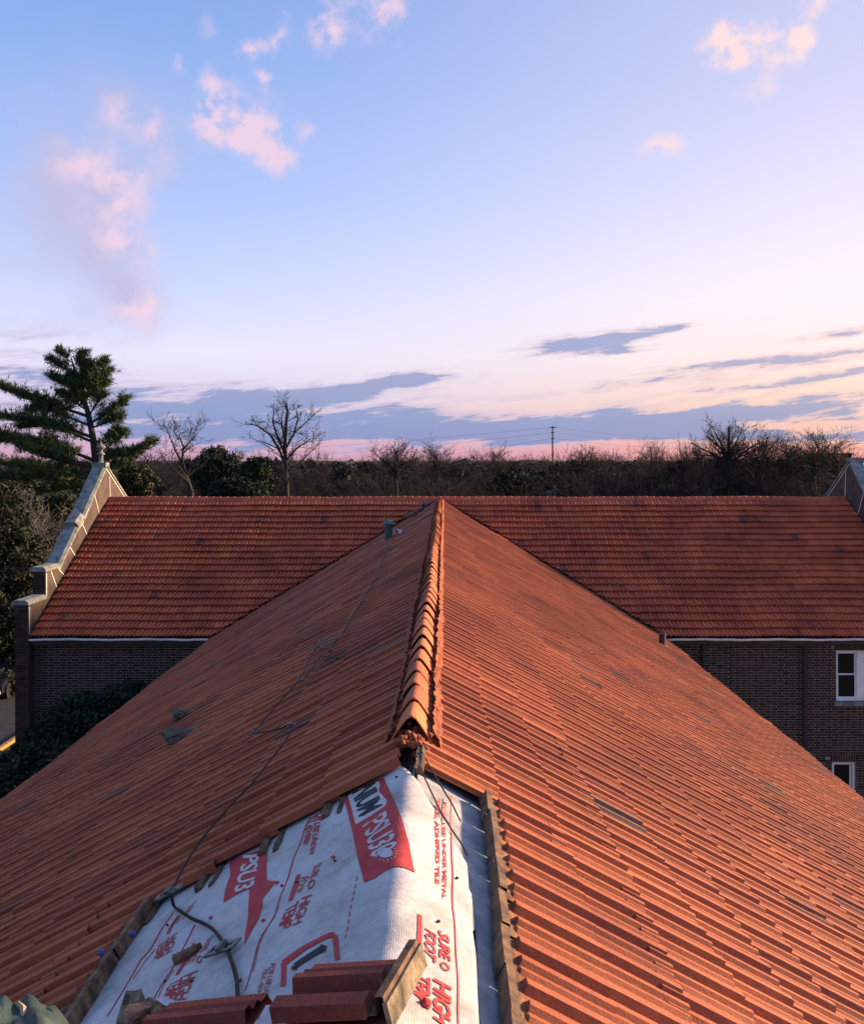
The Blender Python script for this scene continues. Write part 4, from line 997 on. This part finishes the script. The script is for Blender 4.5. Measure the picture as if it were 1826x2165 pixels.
def bare_segs(seed, h, r, levels=5, spread=.55, nchild=(3, 5), up=.25, lean=(0, 0), trunk=.35, forks=1, budget=6000, floor=.017):
    rr = random.Random(seed); out = []
    from collections import deque
    Q = deque()
    def grow(p, d, L, r0, lev):
        n = 4 if lev < 2 else 3; pts = [p]; rads = [r0]; r1 = r0 * (.55 if lev else .62)
        for i in range(n):
            d = (d + Vector((rr.gauss(0, .13), rr.gauss(0, .13), rr.gauss(0, .08) + up * .12))).normalized(); q = pts[-1] + d * (L / n)
            ra, rb_ = r0 + (r1 - r0) * i / n, r0 + (r1 - r0) * (i + 1) / n
            out.append((*pts[-1], *q, ra, rb_)); pts.append(q); rads.append(rb_)
        if lev >= levels: return
        for j in range(rr.randint(*nchild)):
            i = rr.randint(max(1, n // 2) if lev == 0 else 1, n); base = pts[i]
            side = Vector((rr.gauss(0, 1), rr.gauss(0, 1), rr.gauss(0, .35))); side = (side - d * side.dot(d)).normalized()
            nd = (d * (1 - spread * .6) + side * spread * rr.uniform(.6, 1.4) + Vector((0, 0, up))).normalized()
            Q.append((base, nd, L * rr.uniform(.55, .82), max(rads[i] * rr.uniform(.5, .7), floor), lev + 1))
        Q.append((pts[-1], (d + Vector((rr.gauss(0, .2), rr.gauss(0, .2), up))).normalized(), L * rr.uniform(.65, .85), rads[-1], lev + 1))
    for f_ in range(forks):
        Q.append((Vector((0, 0, 0)), Vector((lean[0] + (rr.uniform(-.25, .25) if forks > 1 else 0), lean[1], 1)).normalized(), h * trunk, r, 0))
    while Q and len(out) < budget: grow(*Q.popleft())
    S = np.array(out); S[:, [0, 1, 2, 3, 4, 5]] *= h / S[:, 5].max(); return S
def leaves(centers, n, spread, size, seed=0, squash=.8, aspect=1.7):
    """n small leaf faces scattered round each centre"""
    g_ = np.random.default_rng(seed); Cn = np.asarray(centers, float); spread = np.broadcast_to(np.asarray(spread, float), (len(Cn),))
    c = np.repeat(Cn, n, 0); sp = np.repeat(spread, n)
    d = g_.normal(size=c.shape); d /= np.linalg.norm(d, axis=1)[:, None]; d[:, 2] *= squash
    c = c + d * (sp * g_.random(len(c)) ** .4)[:, None]
    a = g_.normal(size=c.shape); a /= np.linalg.norm(a, axis=1)[:, None]; b = np.cross(a, g_.normal(size=c.shape)); b /= np.linalg.norm(b, axis=1)[:, None]
    s_ = size * g_.uniform(.6, 1.4, len(c))[:, None]
    V = np.stack([c - a * s_ * aspect * .5, c + b * s_ * .5, c + a * s_ * aspect * .5, c - b * s_ * .5], 1).reshape(-1, 3)
    return V, np.arange(len(V)).reshape(-1, 4)
def needles(tips, dirs, n, length, width, seed=0):
    g_ = np.random.default_rng(seed); c = np.repeat(np.asarray(tips, float), n, 0); d = np.repeat(np.asarray(dirs, float), n, 0)
    a = d * .8 + g_.normal(size=c.shape) * .62; a /= np.linalg.norm(a, axis=1)[:, None]
    b = np.cross(a, g_.normal(size=c.shape)); b /= np.linalg.norm(b, axis=1)[:, None]
    L = length * g_.uniform(.7, 1.25, len(c))[:, None]; st = c + g_.normal(size=c.shape) * length * .18
    V = np.stack([st - b * width, st + b * width, st + a * L + b * width * .4, st + a * L - b * width * .4], 1).reshape(-1, 3); return V, np.arange(len(V)).reshape(-1, 4)
BARK = mat('grey_bark', C(.020, .018, .017), C(.040, .035, .032), .95, 6)
PALEB = mat('pale_bark', C(.07, .062, .052), C(.15, .13, .11), .95, 5)
TWIG = mat('far_twigs', C(.008, .0078, .0085), C(.017, .0155, .016), .95, .05)
def leafmat(name, tones): return mat(name, C(.8, .8, .8), C(1.2, 1.2, 1.2), .8, 1.2, rnd=tones, spec=.2)
NEED = leafmat('pine_needles', [(0, C(.018, .038, .014)), (.4, C(.036, .068, .022)), (.8, C(.058, .092, .030)), (1, C(.085, .115, .040))])
CEDAR = leafmat('cedar_leaves', [(0, C(.010, .016, .008)), (.5, C(.020, .029, .012)), (1, C(.042, .044, .019))])
DARKG = leafmat('dark_evergreen_leaves', [(0, C(.008, .017, .009)), (.5, C(.017, .033, .016)), (1, C(.030, .050, .024))])
SHRUB = leafmat('shrub_leaves', [(0, C(.008, .015, .009)), (.5, C(.015, .026, .014)), (.9, C(.026, .040, .020)), (1, C(.05, .07, .035))])
OLIVE = leafmat('olive_leaves', [(0, C(.020, .024, .009)), (.5, C(.038, .044, .014)), (1, C(.070, .072, .026))])
def bare_tree(x, ytop, Y, label, seed, r=.16, levels=5, spread=.55, barkm=BARK, group=None, name='bare_tree', base=None, **kw):
    h = ZC + (VY - ytop) / F * Y; S = bare_segs(seed, h, r, levels, spread, **kw)
    root = empty(name, ((x - VX) / F * Y, Y, 0)); tag(root, label, 'tree', group)
    thick = S[:, 6] > r * .34
    for nm, sel in (('trunk', thick), ('crown', ~thick)):
        if sel.any():
            V, Fq = seg_mesh(S[sel], 5 if nm == 'trunk' else 3); link(nm, np_mesh(nm, V, Fq, barkm), root)
    return root

# ------------------------------------------------------------------ the big pine behind the left gable
YP = 46.0
pine = empty('pine_tree', ((205 - VX) / F * YP, YP, 0)); tag(pine, 'tall green pine with long spreading limbs rising behind the left gable', 'tree')
rr = random.Random(11); PS = []; tips = []; tdir = []
def pp(x, y, dy=0.0): return at(x, y, YP + dy)
tr = [Vector(((205 - VX) / F * YP, YP, 0)), pp(206, 1060), pp(203, 985), pp(196, 925), pp(186, 875), pp(172, 825), pp(160, 790), pp(150, 755)]
trr = [.34, .25, .20, .17, .14, .10, .07, .03]
for i in range(len(tr) - 1): PS.append((*tr[i], *tr[i + 1], trr[i], trr[i + 1]))
def limb(pts, r0, n, spr, depth=0.0, dens=1.0, t0=.15):
    P = [pp(x, y, depth * i / (len(pts) - 1)) for i, (x, y) in enumerate(pts)]; m = len(P) - 1
    for i in range(m): PS.append((*P[i], *P[i + 1], r0 * (1 - .8 * i / m), r0 * (1 - .8 * (i + 1) / m)))
    ax = (P[-1] - P[0]).normalized()
    for k in range(n):
        t = t0 + (1 - t0) * rr.random() ** .8; j = min(int(t * m), m - 1); q = P[j].lerp(P[j + 1], t * m - j)
        sd_ = Vector((rr.gauss(0, .6), rr.gauss(0, 1), rr.gauss(.35, .45))).normalized(); dv = (sd_ + ax * .7).normalized()
        L = spr * rr.uniform(.35, 1.1) * (1.15 - .6 * t); e = q + dv * L
        PS.append((*q, *e, .016, .008)); nt = max(2, int(L / .16 * dens))
        for w in range(nt):
            f_ = (w + .6) / nt; tips.append(tuple(q.lerp(e, f_) + Vector((rr.gauss(0, .06), rr.gauss(0, .06), rr.gauss(.02, .05))))); u_ = (dv * .6 + Vector((rr.gauss(0, .3), rr.gauss(0, .3), .55))).normalized(); tdir.append(tuple(u_))
L_ = [([(150, 765), (132, 750), (126, 742)], .03, 22, .45), ([(152, 775), (168, 760), (180, 750)], .03, 24, .5), ([(160, 795), (205, 775), (222, 768)], .04, 34, .6), ([(165, 815), (210, 800), (231, 785)], .04, 34, .6),
      ([(158, 790), (125, 775), (106, 758)], .04, 34, .5), ([(170, 830), (135, 812), (104, 794)], .05, 40, .55), ([(172, 835), (185, 800), (190, 770)], .04, 40, .65), ([(176, 845), (160, 815), (150, 790)], .04, 44, .65), ([(180, 865), (150, 845), (125, 830)], .05, 34, .6),
      ([(186, 880), (120, 858), (60, 842), (4, 820)], .09, 110, .75), ([(186, 885), (205, 850), (222, 835)], .05, 34, .6), ([(190, 895), (235, 870), (266, 842)], .07, 60, .65), ([(193, 905), (235, 890), (258, 880)], .05, 44, .6),
      ([(190, 900), (140, 880), (95, 865), (60, 870)], .07, 80, .75), ([(196, 925), (130, 900), (60, 890), (-30, 880)], .09, 130, .85, -1.5), ([(197, 935), (150, 915), (90, 900), (40, 905)], .08, 100, .8, 1.5),
      ([(203, 985), (150, 978), (90, 962), (30, 935), (-60, 900)], .15, 170, 1.0, -1.0), ([(202, 975), (140, 950), (80, 935), (0, 930)], .10, 150, .9, 1.2), ([(204, 980), (230, 965), (270, 962), (326, 935)], .09, 120, .75), ([(202, 965), (235, 940), (262, 915)], .06, 56, .6), ([(200, 950), (230, 930), (250, 908)], .05, 46, .55),
      ([(168, 820), (180, 795), (172, 768)], .04, 40, .6), ([(175, 845), (205, 825), (225, 808)], .04, 40, .6), ([(180, 862), (165, 840), (140, 805)], .04, 40, .65, 1.0), ([(178, 850), (195, 820), (205, 790)], .04, 40, .65, -1.0), ([(204, 990), (250, 985), (300, 955)], .06, 60, .65, 1.0), ([(205, 1010), (120, 1000), (40, 985), (-60, 975)], .12, 150, .9, 1.0), ([(205, 1015), (150, 1005), (70, 1010), (-20, 1010)], .10, 120, .9, -1.5), ([(205, 1030), (150, 1030), (90, 1040)], .08, 80, .8)]
for l in L_: limb(l[0], l[1], int(l[2] * (1.5 if l[0][0][1] < 885 else 1.15)), l[3] * 1.15, *l[4:])
V, Fq = seg_mesh(PS, 5); link('trunk', np_mesh('trunk', V - np.array(pine.location), Fq, BARK), pine)
V, Fq = needles(tips, tdir, 9, .23, .014, 5); link('crown', np_mesh('crown', V - np.array(pine.location), Fq, NEED), pine)

# ------------------------------------------------------------------ evergreens and shrubs made of leaf clumps
def bushy(name, label, cat, x, y, Y, wpx, hpx, m, n_cl, n_leaf, size, seed, shape='round', group=None, depth=None, trunk_r=.10, extra=None):
    c = at(x, y, Y); rx, rz = wpx / F * Y, hpx / F * Y; ry = depth or rx; r0 = random.Random(seed); cs = []; sp = []
    for i in range(n_cl):
        while True:
            p = Vector((r0.uniform(-1, 1), r0.uniform(-1, 1), r0.uniform(-1, 1)))
            if shape == 'round' and .25 < p.length < 1: break
            if shape == 'cone':
                k = 1 - (p.z + 1) / 2 * .85
                if Vector((p.x, p.y)).length < k: break
            if shape == 'column' and Vector((p.x, p.y)).length < 1 - max(0, p.z) ** 3 * .8: break
        cs.append((c.x + p.x * rx, c.y + p.y * ry, max(.25, c.z + p.z * rz))); sp.append(r0.uniform(.14, .30) * min(rx, rz) + .08)
    root = empty(name, (c.x, c.y, 0)); tag(root, label, cat, group); off = np.array(root.location)
    V, Fq = leaves(cs, n_leaf, sp, size, seed); link('crown', np_mesh('crown', V - off, Fq, m), root)
    S = [(c.x, c.y, 0, c.x, c.y, c.z + rz * .6, trunk_r, trunk_r * .3)]
    for q in cs[::max(1, n_cl // 60)]:
        zb = max(.2, min(q[2] * .75, c.z)); S.append((c.x, c.y, zb, *q, trunk_r * .35, .012))
    V, Fq = seg_mesh(S, 5); link('trunk' if cat == 'tree' else 'stem', np_mesh('trunk', V - off, Fq, BARK), root)
    return root
bushy('evergreen_tree', 'rounded dark evergreen beyond the roof, larger of two', 'tree', 462, 1003, 78, 54, 56, DARKG, 220, 80, .12, 21)
bushy('evergreen_tree', 'smaller dark evergreen right of the round one, by the forked bare tree', 'tree', 543, 1013, 76, 34, 50, DARKG, 150, 80, .12, 22)
bushy('evergreen_tree', 'wide low dark evergreen between the two bigger ones', 'tree', 505, 1042, 74, 62, 34, DARKG, 150, 80, .12, 23)
bushy('evergreen_tree', 'hazy green bush-like tree low behind the middle of the right roof', 'tree', 1085, 1028, 110, 52, 36, DARKG, 110, 45, .22, 24)
bushy('olive_tree', 'yellowish green foliage just right of the left gable', 'tree', 290, 1020, 52, 40, 34, OLIVE, 80, 50, .12, 25)
bushy('cedar_tree', 'tall dark cedar at the left edge in front of the road', 'tree', 20, 1260, 44, 88, 205, CEDAR, 330, 70, .11, 26, 'column')
bushy('cedar_tree', 'dark cedar behind the stepped left gable', 'tree', 150, 1130, 58, 62, 120, CEDAR, 200, 60, .14, 27, 'column')
bushy('cedar_tree', 'dark evergreen mass below the pine at the left edge', 'tree', 30, 1090, 64, 90, 100, CEDAR, 220, 60, .15, 28)
bushy('cedar_tree', 'brown-green evergreen left of the lower gable shoulder', 'tree', 62, 1330, 50, 40, 110, CEDAR, 170, 60, .12, 29, 'column')
bushy('shrub', 'large dark shrub against the left brick wall', 'shrub', 165, 1555, 22.8, 78, 78, SHRUB, 170, 90, .065, 31, depth=1.0)
bushy('shrub', 'broad dark shrub lowest at the left roof edge', 'shrub', 70, 1660, 20.5, 112, 74, SHRUB, 200, 90, .065, 32, depth=1.3)
bushy('shrub', 'dark shrub top showing beside the roof edge, nearest the wall corner', 'shrub', 262, 1505, 23.4, 62, 58, SHRUB, 120, 90, .06, 33, depth=.7)
bushy('shrub', 'shrub by the yellow kerb below the brick corner', 'shrub', 85, 1600, 24.0, 46, 62, SHRUB, 110, 80, .07, 34, depth=.8)
bushy('shrub', 'green shrub across the road at the left edge', 'shrub', 30, 1405, 52, 34, 34, SHRUB, 80, 70, .10, 35)
bushy('shrub', 'low shrub at the far side of the road', 'shrub', 22, 1460, 47, 26, 22, SHRUB, 60, 70, .09, 36)

# ------------------------------------------------------------------ bare trees one can tell apart
def limb_tree(label, Y, limbs, seed, twig=.011, levels=3, dens=1.0, name='bare_tree', bark=BARK, reach=1.0):
    """limbs: list of (polyline in photo pixels, base radius, depth drift); finer branches grow from them at random"""
    rr_ = random.Random(seed); S = []; T = []
    x0_, _ = limbs[0][0][0]; root = empty(name, ((x0_ - VX) / F * Y, Y, 0)); tag(root, label, 'tree')
    def grow(p, d, L, r, lev):
        n = 3
        for i in range(n):
            d = (d + Vector((rr_.gauss(0, .16), rr_.gauss(0, .16), rr_.gauss(.04, .10)))).normalized(); q = p + d * (L / n); r1 = max(twig * .7, r * .86); T.append((*p, *q, r, r1)); p = q; r = r1
            if lev < levels:
                for _ in range(1 + (rr_.random() < .5 * dens)):
                    sd_ = Vector((rr_.gauss(0, 1), rr_.gauss(0, 1), rr_.gauss(.15, .5))).normalized(); grow(p, (d * .75 + sd_ * .75).normalized(), L * rr_.uniform(.45, .75), max(twig, r * .6), lev + 1)
    for pts, r0, dep in limbs:
        P = [at(x, y, Y + dep * i / max(1, len(pts) - 1)) for i, (x, y) in enumerate(pts)]
        if limbs[0][0] is pts: P.insert(0, Vector((P[0].x, Y, 0)))
        m = len(P) - 1
        for i in range(m):
            ra, rb_ = r0 * (1 - .75 * i / m), r0 * (1 - .75 * (i + 1) / m); S.append((*P[i], *P[i + 1], ra, rb_))
            if limbs[0][0] is pts and i == 0: continue
            L0 = (P[i + 1] - P[i]).length; k = max(2, int(L0 / (.45 * reach) * dens))
            for j in range(k):
                t_ = (j + rr_.random()) / k; ax = (P[i + 1] - P[i]).normalized(); sd_ = Vector((rr_.gauss(0, 1), rr_.gauss(0, .8), rr_.gauss(.25, .5))).normalized()
                grow(P[i].lerp(P[i + 1], t_), (ax * .7 + sd_ * .8).normalized(), reach * rr_.uniform(.6, 1.5) * (1.2 - .5 * (i + t_) / m), max(twig, rb_ * .4), 0 if levels < 3 else 1)
    for nm, A, sd2 in (('trunk', S, 6), ('crown', T, 3)):
        V, Fq = seg_mesh(A, sd2); link(nm, np_mesh(nm, V - np.array(root.location), Fq, bark), root)
limb_tree('crooked bare tree left of the round dark evergreen', 64, [([(405, 1040), (395, 1010), (385, 975), (388, 945), (378, 920)], .17, 0), ([(388, 985), (372, 955), (360, 925), (352, 908)], .08, .5), ([(388, 950), (405, 930), (412, 915)], .06, -.5),
          ([(395, 1005), (425, 985), (445, 965)], .07, .6), ([(378, 930), (368, 912), (372, 900)], .05, 0), ([(400, 1025), (375, 1000), (350, 975), (338, 955)], .07, .5), ([(386, 960), (402, 945), (425, 935)], .05, .4)], 5, .012)
limb_tree('tallest forked bare tree rising above the roofline left of centre', 72, [([(606, 1045), (604, 985), (602, 940), (604, 905), (608, 870), (605, 852)], .24, 0), ([(604, 985), (590, 950), (572, 920), (545, 900), (530, 897)], .13, .8), ([(603, 960), (585, 920), (576, 890), (580, 865)], .11, -.6), ([(603, 950), (622, 915), (630, 885), (626, 862)], .11, .6),
          ([(602, 935), (595, 895), (598, 868)], .08, .3), ([(604, 975), (625, 950), (645, 935), (662, 925)], .09, -.5), ([(604, 1000), (630, 980), (652, 960), (668, 945)], .08, .6), ([(590, 950), (560, 935), (540, 930)], .06, .4), ([(622, 915), (645, 895), (655, 885)], .06, .4)], 6, .013)
def round_tree(label, x, ytop, Y, w, seed, n=12, r=.26, twig=.017):
    r_ = random.Random(seed); yb = 1030; ym = ytop + (yb - ytop) * r_.uniform(.58, .72); L = [([(x, yb), (x + r_.uniform(-5, 5), ym), (x + r_.uniform(-.15, .15) * w, ytop + (ym - ytop) * .45), (x + r_.uniform(-.2, .2) * w, ytop + 5)], r, 0)]
    for i in range(n):
        a_ = -1.45 + 2.9 * (i + r_.uniform(-.1, 1.1)) / n; k_ = r_.uniform(.62, 1.12); ex, ey = x + w * math.sin(a_) * k_, ym + 10 - (ym - ytop) * (.10 + .86 * math.cos(a_)) * k_; sy = ym + r_.uniform(-14, 22)
        L.append(([(x, sy), (x + (ex - x) * .35 + r_.uniform(-4, 4), sy + (ey - sy) * .5), (x + (ex - x) * .75 + r_.uniform(-4, 4), sy + (ey - sy) * .82 + r_.uniform(-4, 4)), (ex, ey)], r * r_.uniform(.22, .45), r_.uniform(-3.5, 3.5)))
    limb_tree(label, Y, L, seed, twig, 3, .8, reach=Y / 85)
round_tree('spreading bare tree standing above the treeline left of the near ridge', 838, 938, 96, 58, 204)
round_tree('broad bare tree, tallest on the right side of the treeline', 1540, 897, 120, 88, 205, 22, .42, .019)
round_tree('bare tree joining the broad one on its right', 1612, 918, 124, 74, 206, 17, .32, .019)
round_tree('smaller bare tree on the left flank of the broad one', 1470, 945, 128, 52, 207)
round_tree('bare tree second from the dark flat-roofed block', 1672, 938, 118, 52, 208, 13)
round_tree('bare tree nearest the dark flat-roofed block', 1722, 916, 112, 56, 209, 15)
round_tree('lone slim bare tree between the utility pole and the broad tree', 1374, 938, 140, 30, 210, 9)
round_tree('low bare tree just right of the utility pole', 1238, 950, 130, 58, 211, 13)
round_tree('rounded bare tree right behind the ridge junction', 925, 954, 120, 50, 214, 13)
round_tree('slim bare tree behind the dark flat-roofed block', 1768, 936, 108, 28, 215, 9)
round_tree('low rounded bare tree between the ridge junction and the utility pole', 1052, 960, 125, 44, 216)
bare_tree(78, 985, 55, 'pale grey bare tree behind the stepped gable', 116, .20, 5, .7, PALEB, nchild=(3, 4), trunk=.4)
bare_tree(8, 1040, 49, 'pale bare trunk at the left edge under the pine', 117, .24, 4, .6, PALEB, trunk=.5)
bare_tree(150, 1030, 62, 'bare tree with tangled twigs behind the left coping', 118, .18, 5, .7, PALEB)

# ------------------------------------------------------------------ the far wood: one mass of bare trees, and wooded hills behind
tmpl = [bare_segs(300 + i, 1.0, .013, 7, .85, nchild=(3, 4), trunk=.26, budget=2400, floor=.0008, up=.06) for i in range(8)]
g_ = np.random.default_rng(44); parts = []
def wood(Y, x0, x1, n, ylo, yhi, thin=1.0):
    for i in range(n):
        x = x0 + (x1 - x0) * (i + g_.uniform(0, 1)) / n; YY = Y * g_.uniform(.93, 1.07); h = ZC + (VY - g_.uniform(ylo, yhi)) / F * YY
        S = tmpl[g_.integers(8)].copy(); a_ = g_.uniform(0, 6.28); c_, s_ = math.cos(a_), math.sin(a_); w = h * g_.uniform(.8, 1.15)
        for o_ in (0, 3):
            xx, yy = S[:, o_].copy(), S[:, o_ + 1].copy(); S[:, o_] = (xx * c_ - yy * s_) * w + (x - VX) / F * YY; S[:, o_ + 1] = (xx * s_ + yy * c_) * w + YY; S[:, o_ + 2] *= h
        S[:, 6] = np.maximum(S[:, 6] * h, .013 * thin * YY / 100); S[:, 7] = np.maximum(S[:, 7] * h, .010 * thin * YY / 100)
        S = S[S[:, 5] > ZC - 85 / F * YY]
        parts.append(S)
wood(88, 240, 1000, 14, 970, 1000); wood(108, 600, 1860, 34, 955, 992); wood(130, 250, 1900, 46, 946, 980); wood(165, 200, 1900, 46, 942, 972, 1.1); wood(215, 150, 1950, 46, 944, 966, 1.1)
wood(290, 100, 1950, 40, 948, 966, 1.2); wood(122, 1440, 1760, 22, 895, 950); wood(140, 1180, 1430, 9, 930, 958)
V, Fq = seg_mesh(np.concatenate(parts), 3)
o = link('far_wood', np_mesh('far_wood', V, Fq, TWIG)); tag(o, 'mass of bare brown trees along the horizon', 'wood', kind='stuff')
# underbrush masses inside the wood
cs = []; sp = []
for Y in (140, 190, 260, 340):
    for i in range(120):
        x = g_.uniform(100, 1950); YY = Y * g_.uniform(.9, 1.1); z = ZC - g_.uniform(14, 75) / F * YY; cs.append(((x - VX) / F * YY, YY, z)); sp.append(YY * g_.uniform(.006, .014))
V, Fq = leaves(cs, 60, sp, .55, 9, .6, 2.2)
o = link('underbrush', np_mesh('underbrush', V, Fq, mat('brown_brush', C(.010, .010, .009), C(.020, .018, .015), .95, .03))); tag(o, 'dark brown underbrush filling the far wood', 'brush', kind='stuff')
hb = MB(); xs = np.linspace(-1400, 1400, 420); V = []
for j, (Y, k) in enumerate(((330, 0.0), (380, .72), (430, 1.0), (520, .9), (700, 0.0))):
    for x in xs:
        top = ZC - 2.6 + 1.2 * math.sin(x * .013) + 1.1 * math.sin(x * .037 + 1) + (.9 * math.sin(x * .21) + .7 * math.sin(x * .53 + 2) + g_.uniform(-.8, .8)) * (k > .5)
        V.append((x, Y, max(-.5, top * k)))
w = len(xs); hb.add(V, [(j * w + i, j * w + i + 1, (j + 1) * w + i + 1, (j + 1) * w + i) for j in range(4) for i in range(w - 1)])
tag(hb.build('hills', mat('wooded_hill', C(.010, .009, .010), C(.022, .019, .019), .95, .09, .8, .6)), kind='structure')

# ------------------------------------------------------------------ things beyond the roof
YU = 270
pole = empty('utility_pole', ((1168 - VX) / F * YU, YU, 0)); tag(pole, 'tall utility pole carrying wires above the treeline right of centre', 'utility pole')
zt = ZC + (VY - 900) / F * YU
d = MB(); d.tube([(0, 0, 0), (0, 0, zt)], [.34, .18], 8); d.build('mast', IRON, pole)
for dz__ in (.5, 2.0, 3.7):
    d = MB(); w_ = .95 if dz__ < 1 else .55; d.box((-w_, -.15, zt - dz__ - .12), (w_, .15, zt - dz__ + .12)); d.build('crossarm', IRON, pole)
for i, (dz__, xl, yl, xr_, yr) in enumerate(((.5, 430, 956, 1520, 930), (2.0, 560, 966, 1520, 938), (3.7, 800, 972, 1500, 948))):
    for sgn, xx, yy in ((-1, xl, yl), (1, xr_, yr)):
        a = Vector(((1168 - VX) / F * YU + sgn * .8, YU, zt - dz__)); b_ = at(xx, yy, YU + 60); P = [a.lerp(b_, k / 14) - Vector((0, 0, 1.6 * math.sin(math.pi * k / 14) * .6)) for k in range(15)]
        d = MB(); d.tube(P, .022, 4); tag(d.build('power_line', IRON), '%s power line strung %s from the utility pole' % (('top', 'middle', 'lowest')[i], 'left' if sgn < 0 else 'right'), 'power line')
for k, x in enumerate((669, 674)):
    Y = 420; d = MB(); d.tube([((x - VX) / F * Y, Y, 0), ((x - VX) / F * Y, Y, ZC + (VY - 898) / F * Y)], .09, 5); tag(d.build('radio_mast', IRON), 'thin radio mast above the trees, %s of a pair' % ('left' if k == 0 else 'right'), 'mast')
def far_house(label, x0, x1, ytop, yeave, Y, wallm, roofm, flat=False):
    xa, xb = (x0 - VX) / F * Y, (x1 - VX) / F * Y; ze = ZC - (yeave - VY) / F * Y; zt_ = ZC - (ytop - VY) / F * Y
    root = empty('house', ((xa + xb) / 2, Y, 0)); tag(root, label, 'house'); ox = root.location
    def ch(name, d, m): o = d.build(name, m); return child(o, root)
    d = MB(); d.box((xa, Y, 0), (xb, Y + 8, ze)); ch('wall', d, wallm)
    if flat: d = MB(); d.box((xa - .3, Y - .3, ze), (xb + .3, Y + 8.3, zt_)); ch('roof', d, roofm)
    else:
        d = MB(); d.add([(xa - .4, Y - .4, ze), (xb + .4, Y - .4, ze), (xb + .4, Y + 4, zt_), (xa - .4, Y + 4, zt_), (xa - .4, Y + 8.4, ze), (xb + .4, Y + 8.4, ze)], [(0, 1, 2, 3), (3, 2, 5, 4), (0, 3, 4), (1, 5, 2)]); ch('roof', d, roofm)
    n_ = max(1, int((xb - xa) / 2.2))
    for i in range(n_):
        cx_ = xa + (xb - xa) * (i + .5) / n_; d = MB(); d.box((cx_ - .4, Y - .06, ze - 1.7), (cx_ + .4, Y - .003, ze - .5)); ch('window', d, GLASS)
HW = mat('pale_siding', C(.30, .33, .34), C(.42, .44, .44), .8, 1); HR = mat('grey_shingle_roof', C(.05, .055, .06), C(.09, .095, .10), .9, 2); HD = mat('dark_siding', C(.016, .015, .018), C(.03, .028, .03), .9, 1)
far_house('pale house among trees at far right beside the right gable', 1742, 1770, 1000, 1010, 140, HW, HR)
far_house('pale house glimpsed low above the roofline right of centre', 1165, 1195, 1026, 1036, 150, HW, HR)
far_house('small pale house low behind the right roof below the broad tree', 1405, 1440, 1024, 1033, 155, HW, HR)
far_house('dark flat-roofed block above the trees at far right', 1742, 1800, 958, 961, 175, HD, HD, True)

# parked car and sign at the left edge
CARP = mat('dark_car_paint', C(.012, .014, .02), None, .25, spec=.6); TYRE = mat('tyre_rubber', C(.012, .012, .012), None, .9); CHR = mat('pale_bumper', C(.35, .37, .4), None, .3, spec=.6)
def car(x, y, Y, label):
    p = on_ground(x, y); root = empty('parked_car', p); tag(root, label, 'car')
    prof = [(-2.1, .35), (-2.15, .75), (-1.6, .86), (-1.1, .92), (-.6, 1.38), (.7, 1.42), (1.4, 1.0), (2.05, .9), (2.15, .6), (2.1, .33)]
    d = MB(); n_ = len(prof); V = [(-.85 if z < 1 else -.65, yy, z) for yy, z in prof] + [(.85 if z < 1 else .65, yy, z) for yy, z in prof]
    d.add(V, [tuple(range(n_)), tuple(range(n_, 2 * n_))[::-1]] + [(i, n_ + i, n_ + (i + 1) % n_, (i + 1) % n_) for i in range(n_)]); d.build('body', CARP, root)
    for sx in (-.82, .82):
        for sy in (-1.35, 1.35):
            d = MB(); q = Matrix.Rotation(R(90), 3, 'Y'); d.lathe((sx - .1, sy, .33), [(.33, 0), (.33, .2), (.2, .2), (.19, .17)], 16, 0, q); d.build('wheel', TYRE, root)
    d = MB(); d.add([(-.6, -.66, 1.33), (.6, -.66, 1.33), (.72, -1.06, .97), (-.72, -1.06, .97)], [(0, 1, 2, 3)]); 
    for v_i in range(4): d.v[v_i] = (d.v[v_i][0], d.v[v_i][1] - .012, d.v[v_i][2] + .012)
    d.build('windscreen', GLASS, root)
    for sx in (-.58, .58): d = MB(); d.box((sx - .16, -2.17, .60), (sx + .16, -2.10, .72)); d.build('headlight', CHR, root)
    d = MB(); d.box((-.8, -2.2, .36), (.8, -2.12, .5)); d.build('bumper', CHR, root); root.rotation_euler = (0, 0, R(8))
car(-6, 1462, 43, 'dark parked car at the left edge across the road')
p = on_ground(14, 1420); sg = empty('sign_post', p); tag(sg, 'thin post with small red sign at the left edge', 'sign')
d = MB(); d.tube([(0, 0, 0), (0, 0, 2.5)], .04, 6); d.build('post', IRON, sg)
d = MB(); d.box((-.22, -.03, 2.05), (.22, -.01, 2.6)); d.build('sign_panel', mat('red_sign', C(.35, .05, .04), None, .6), sg)
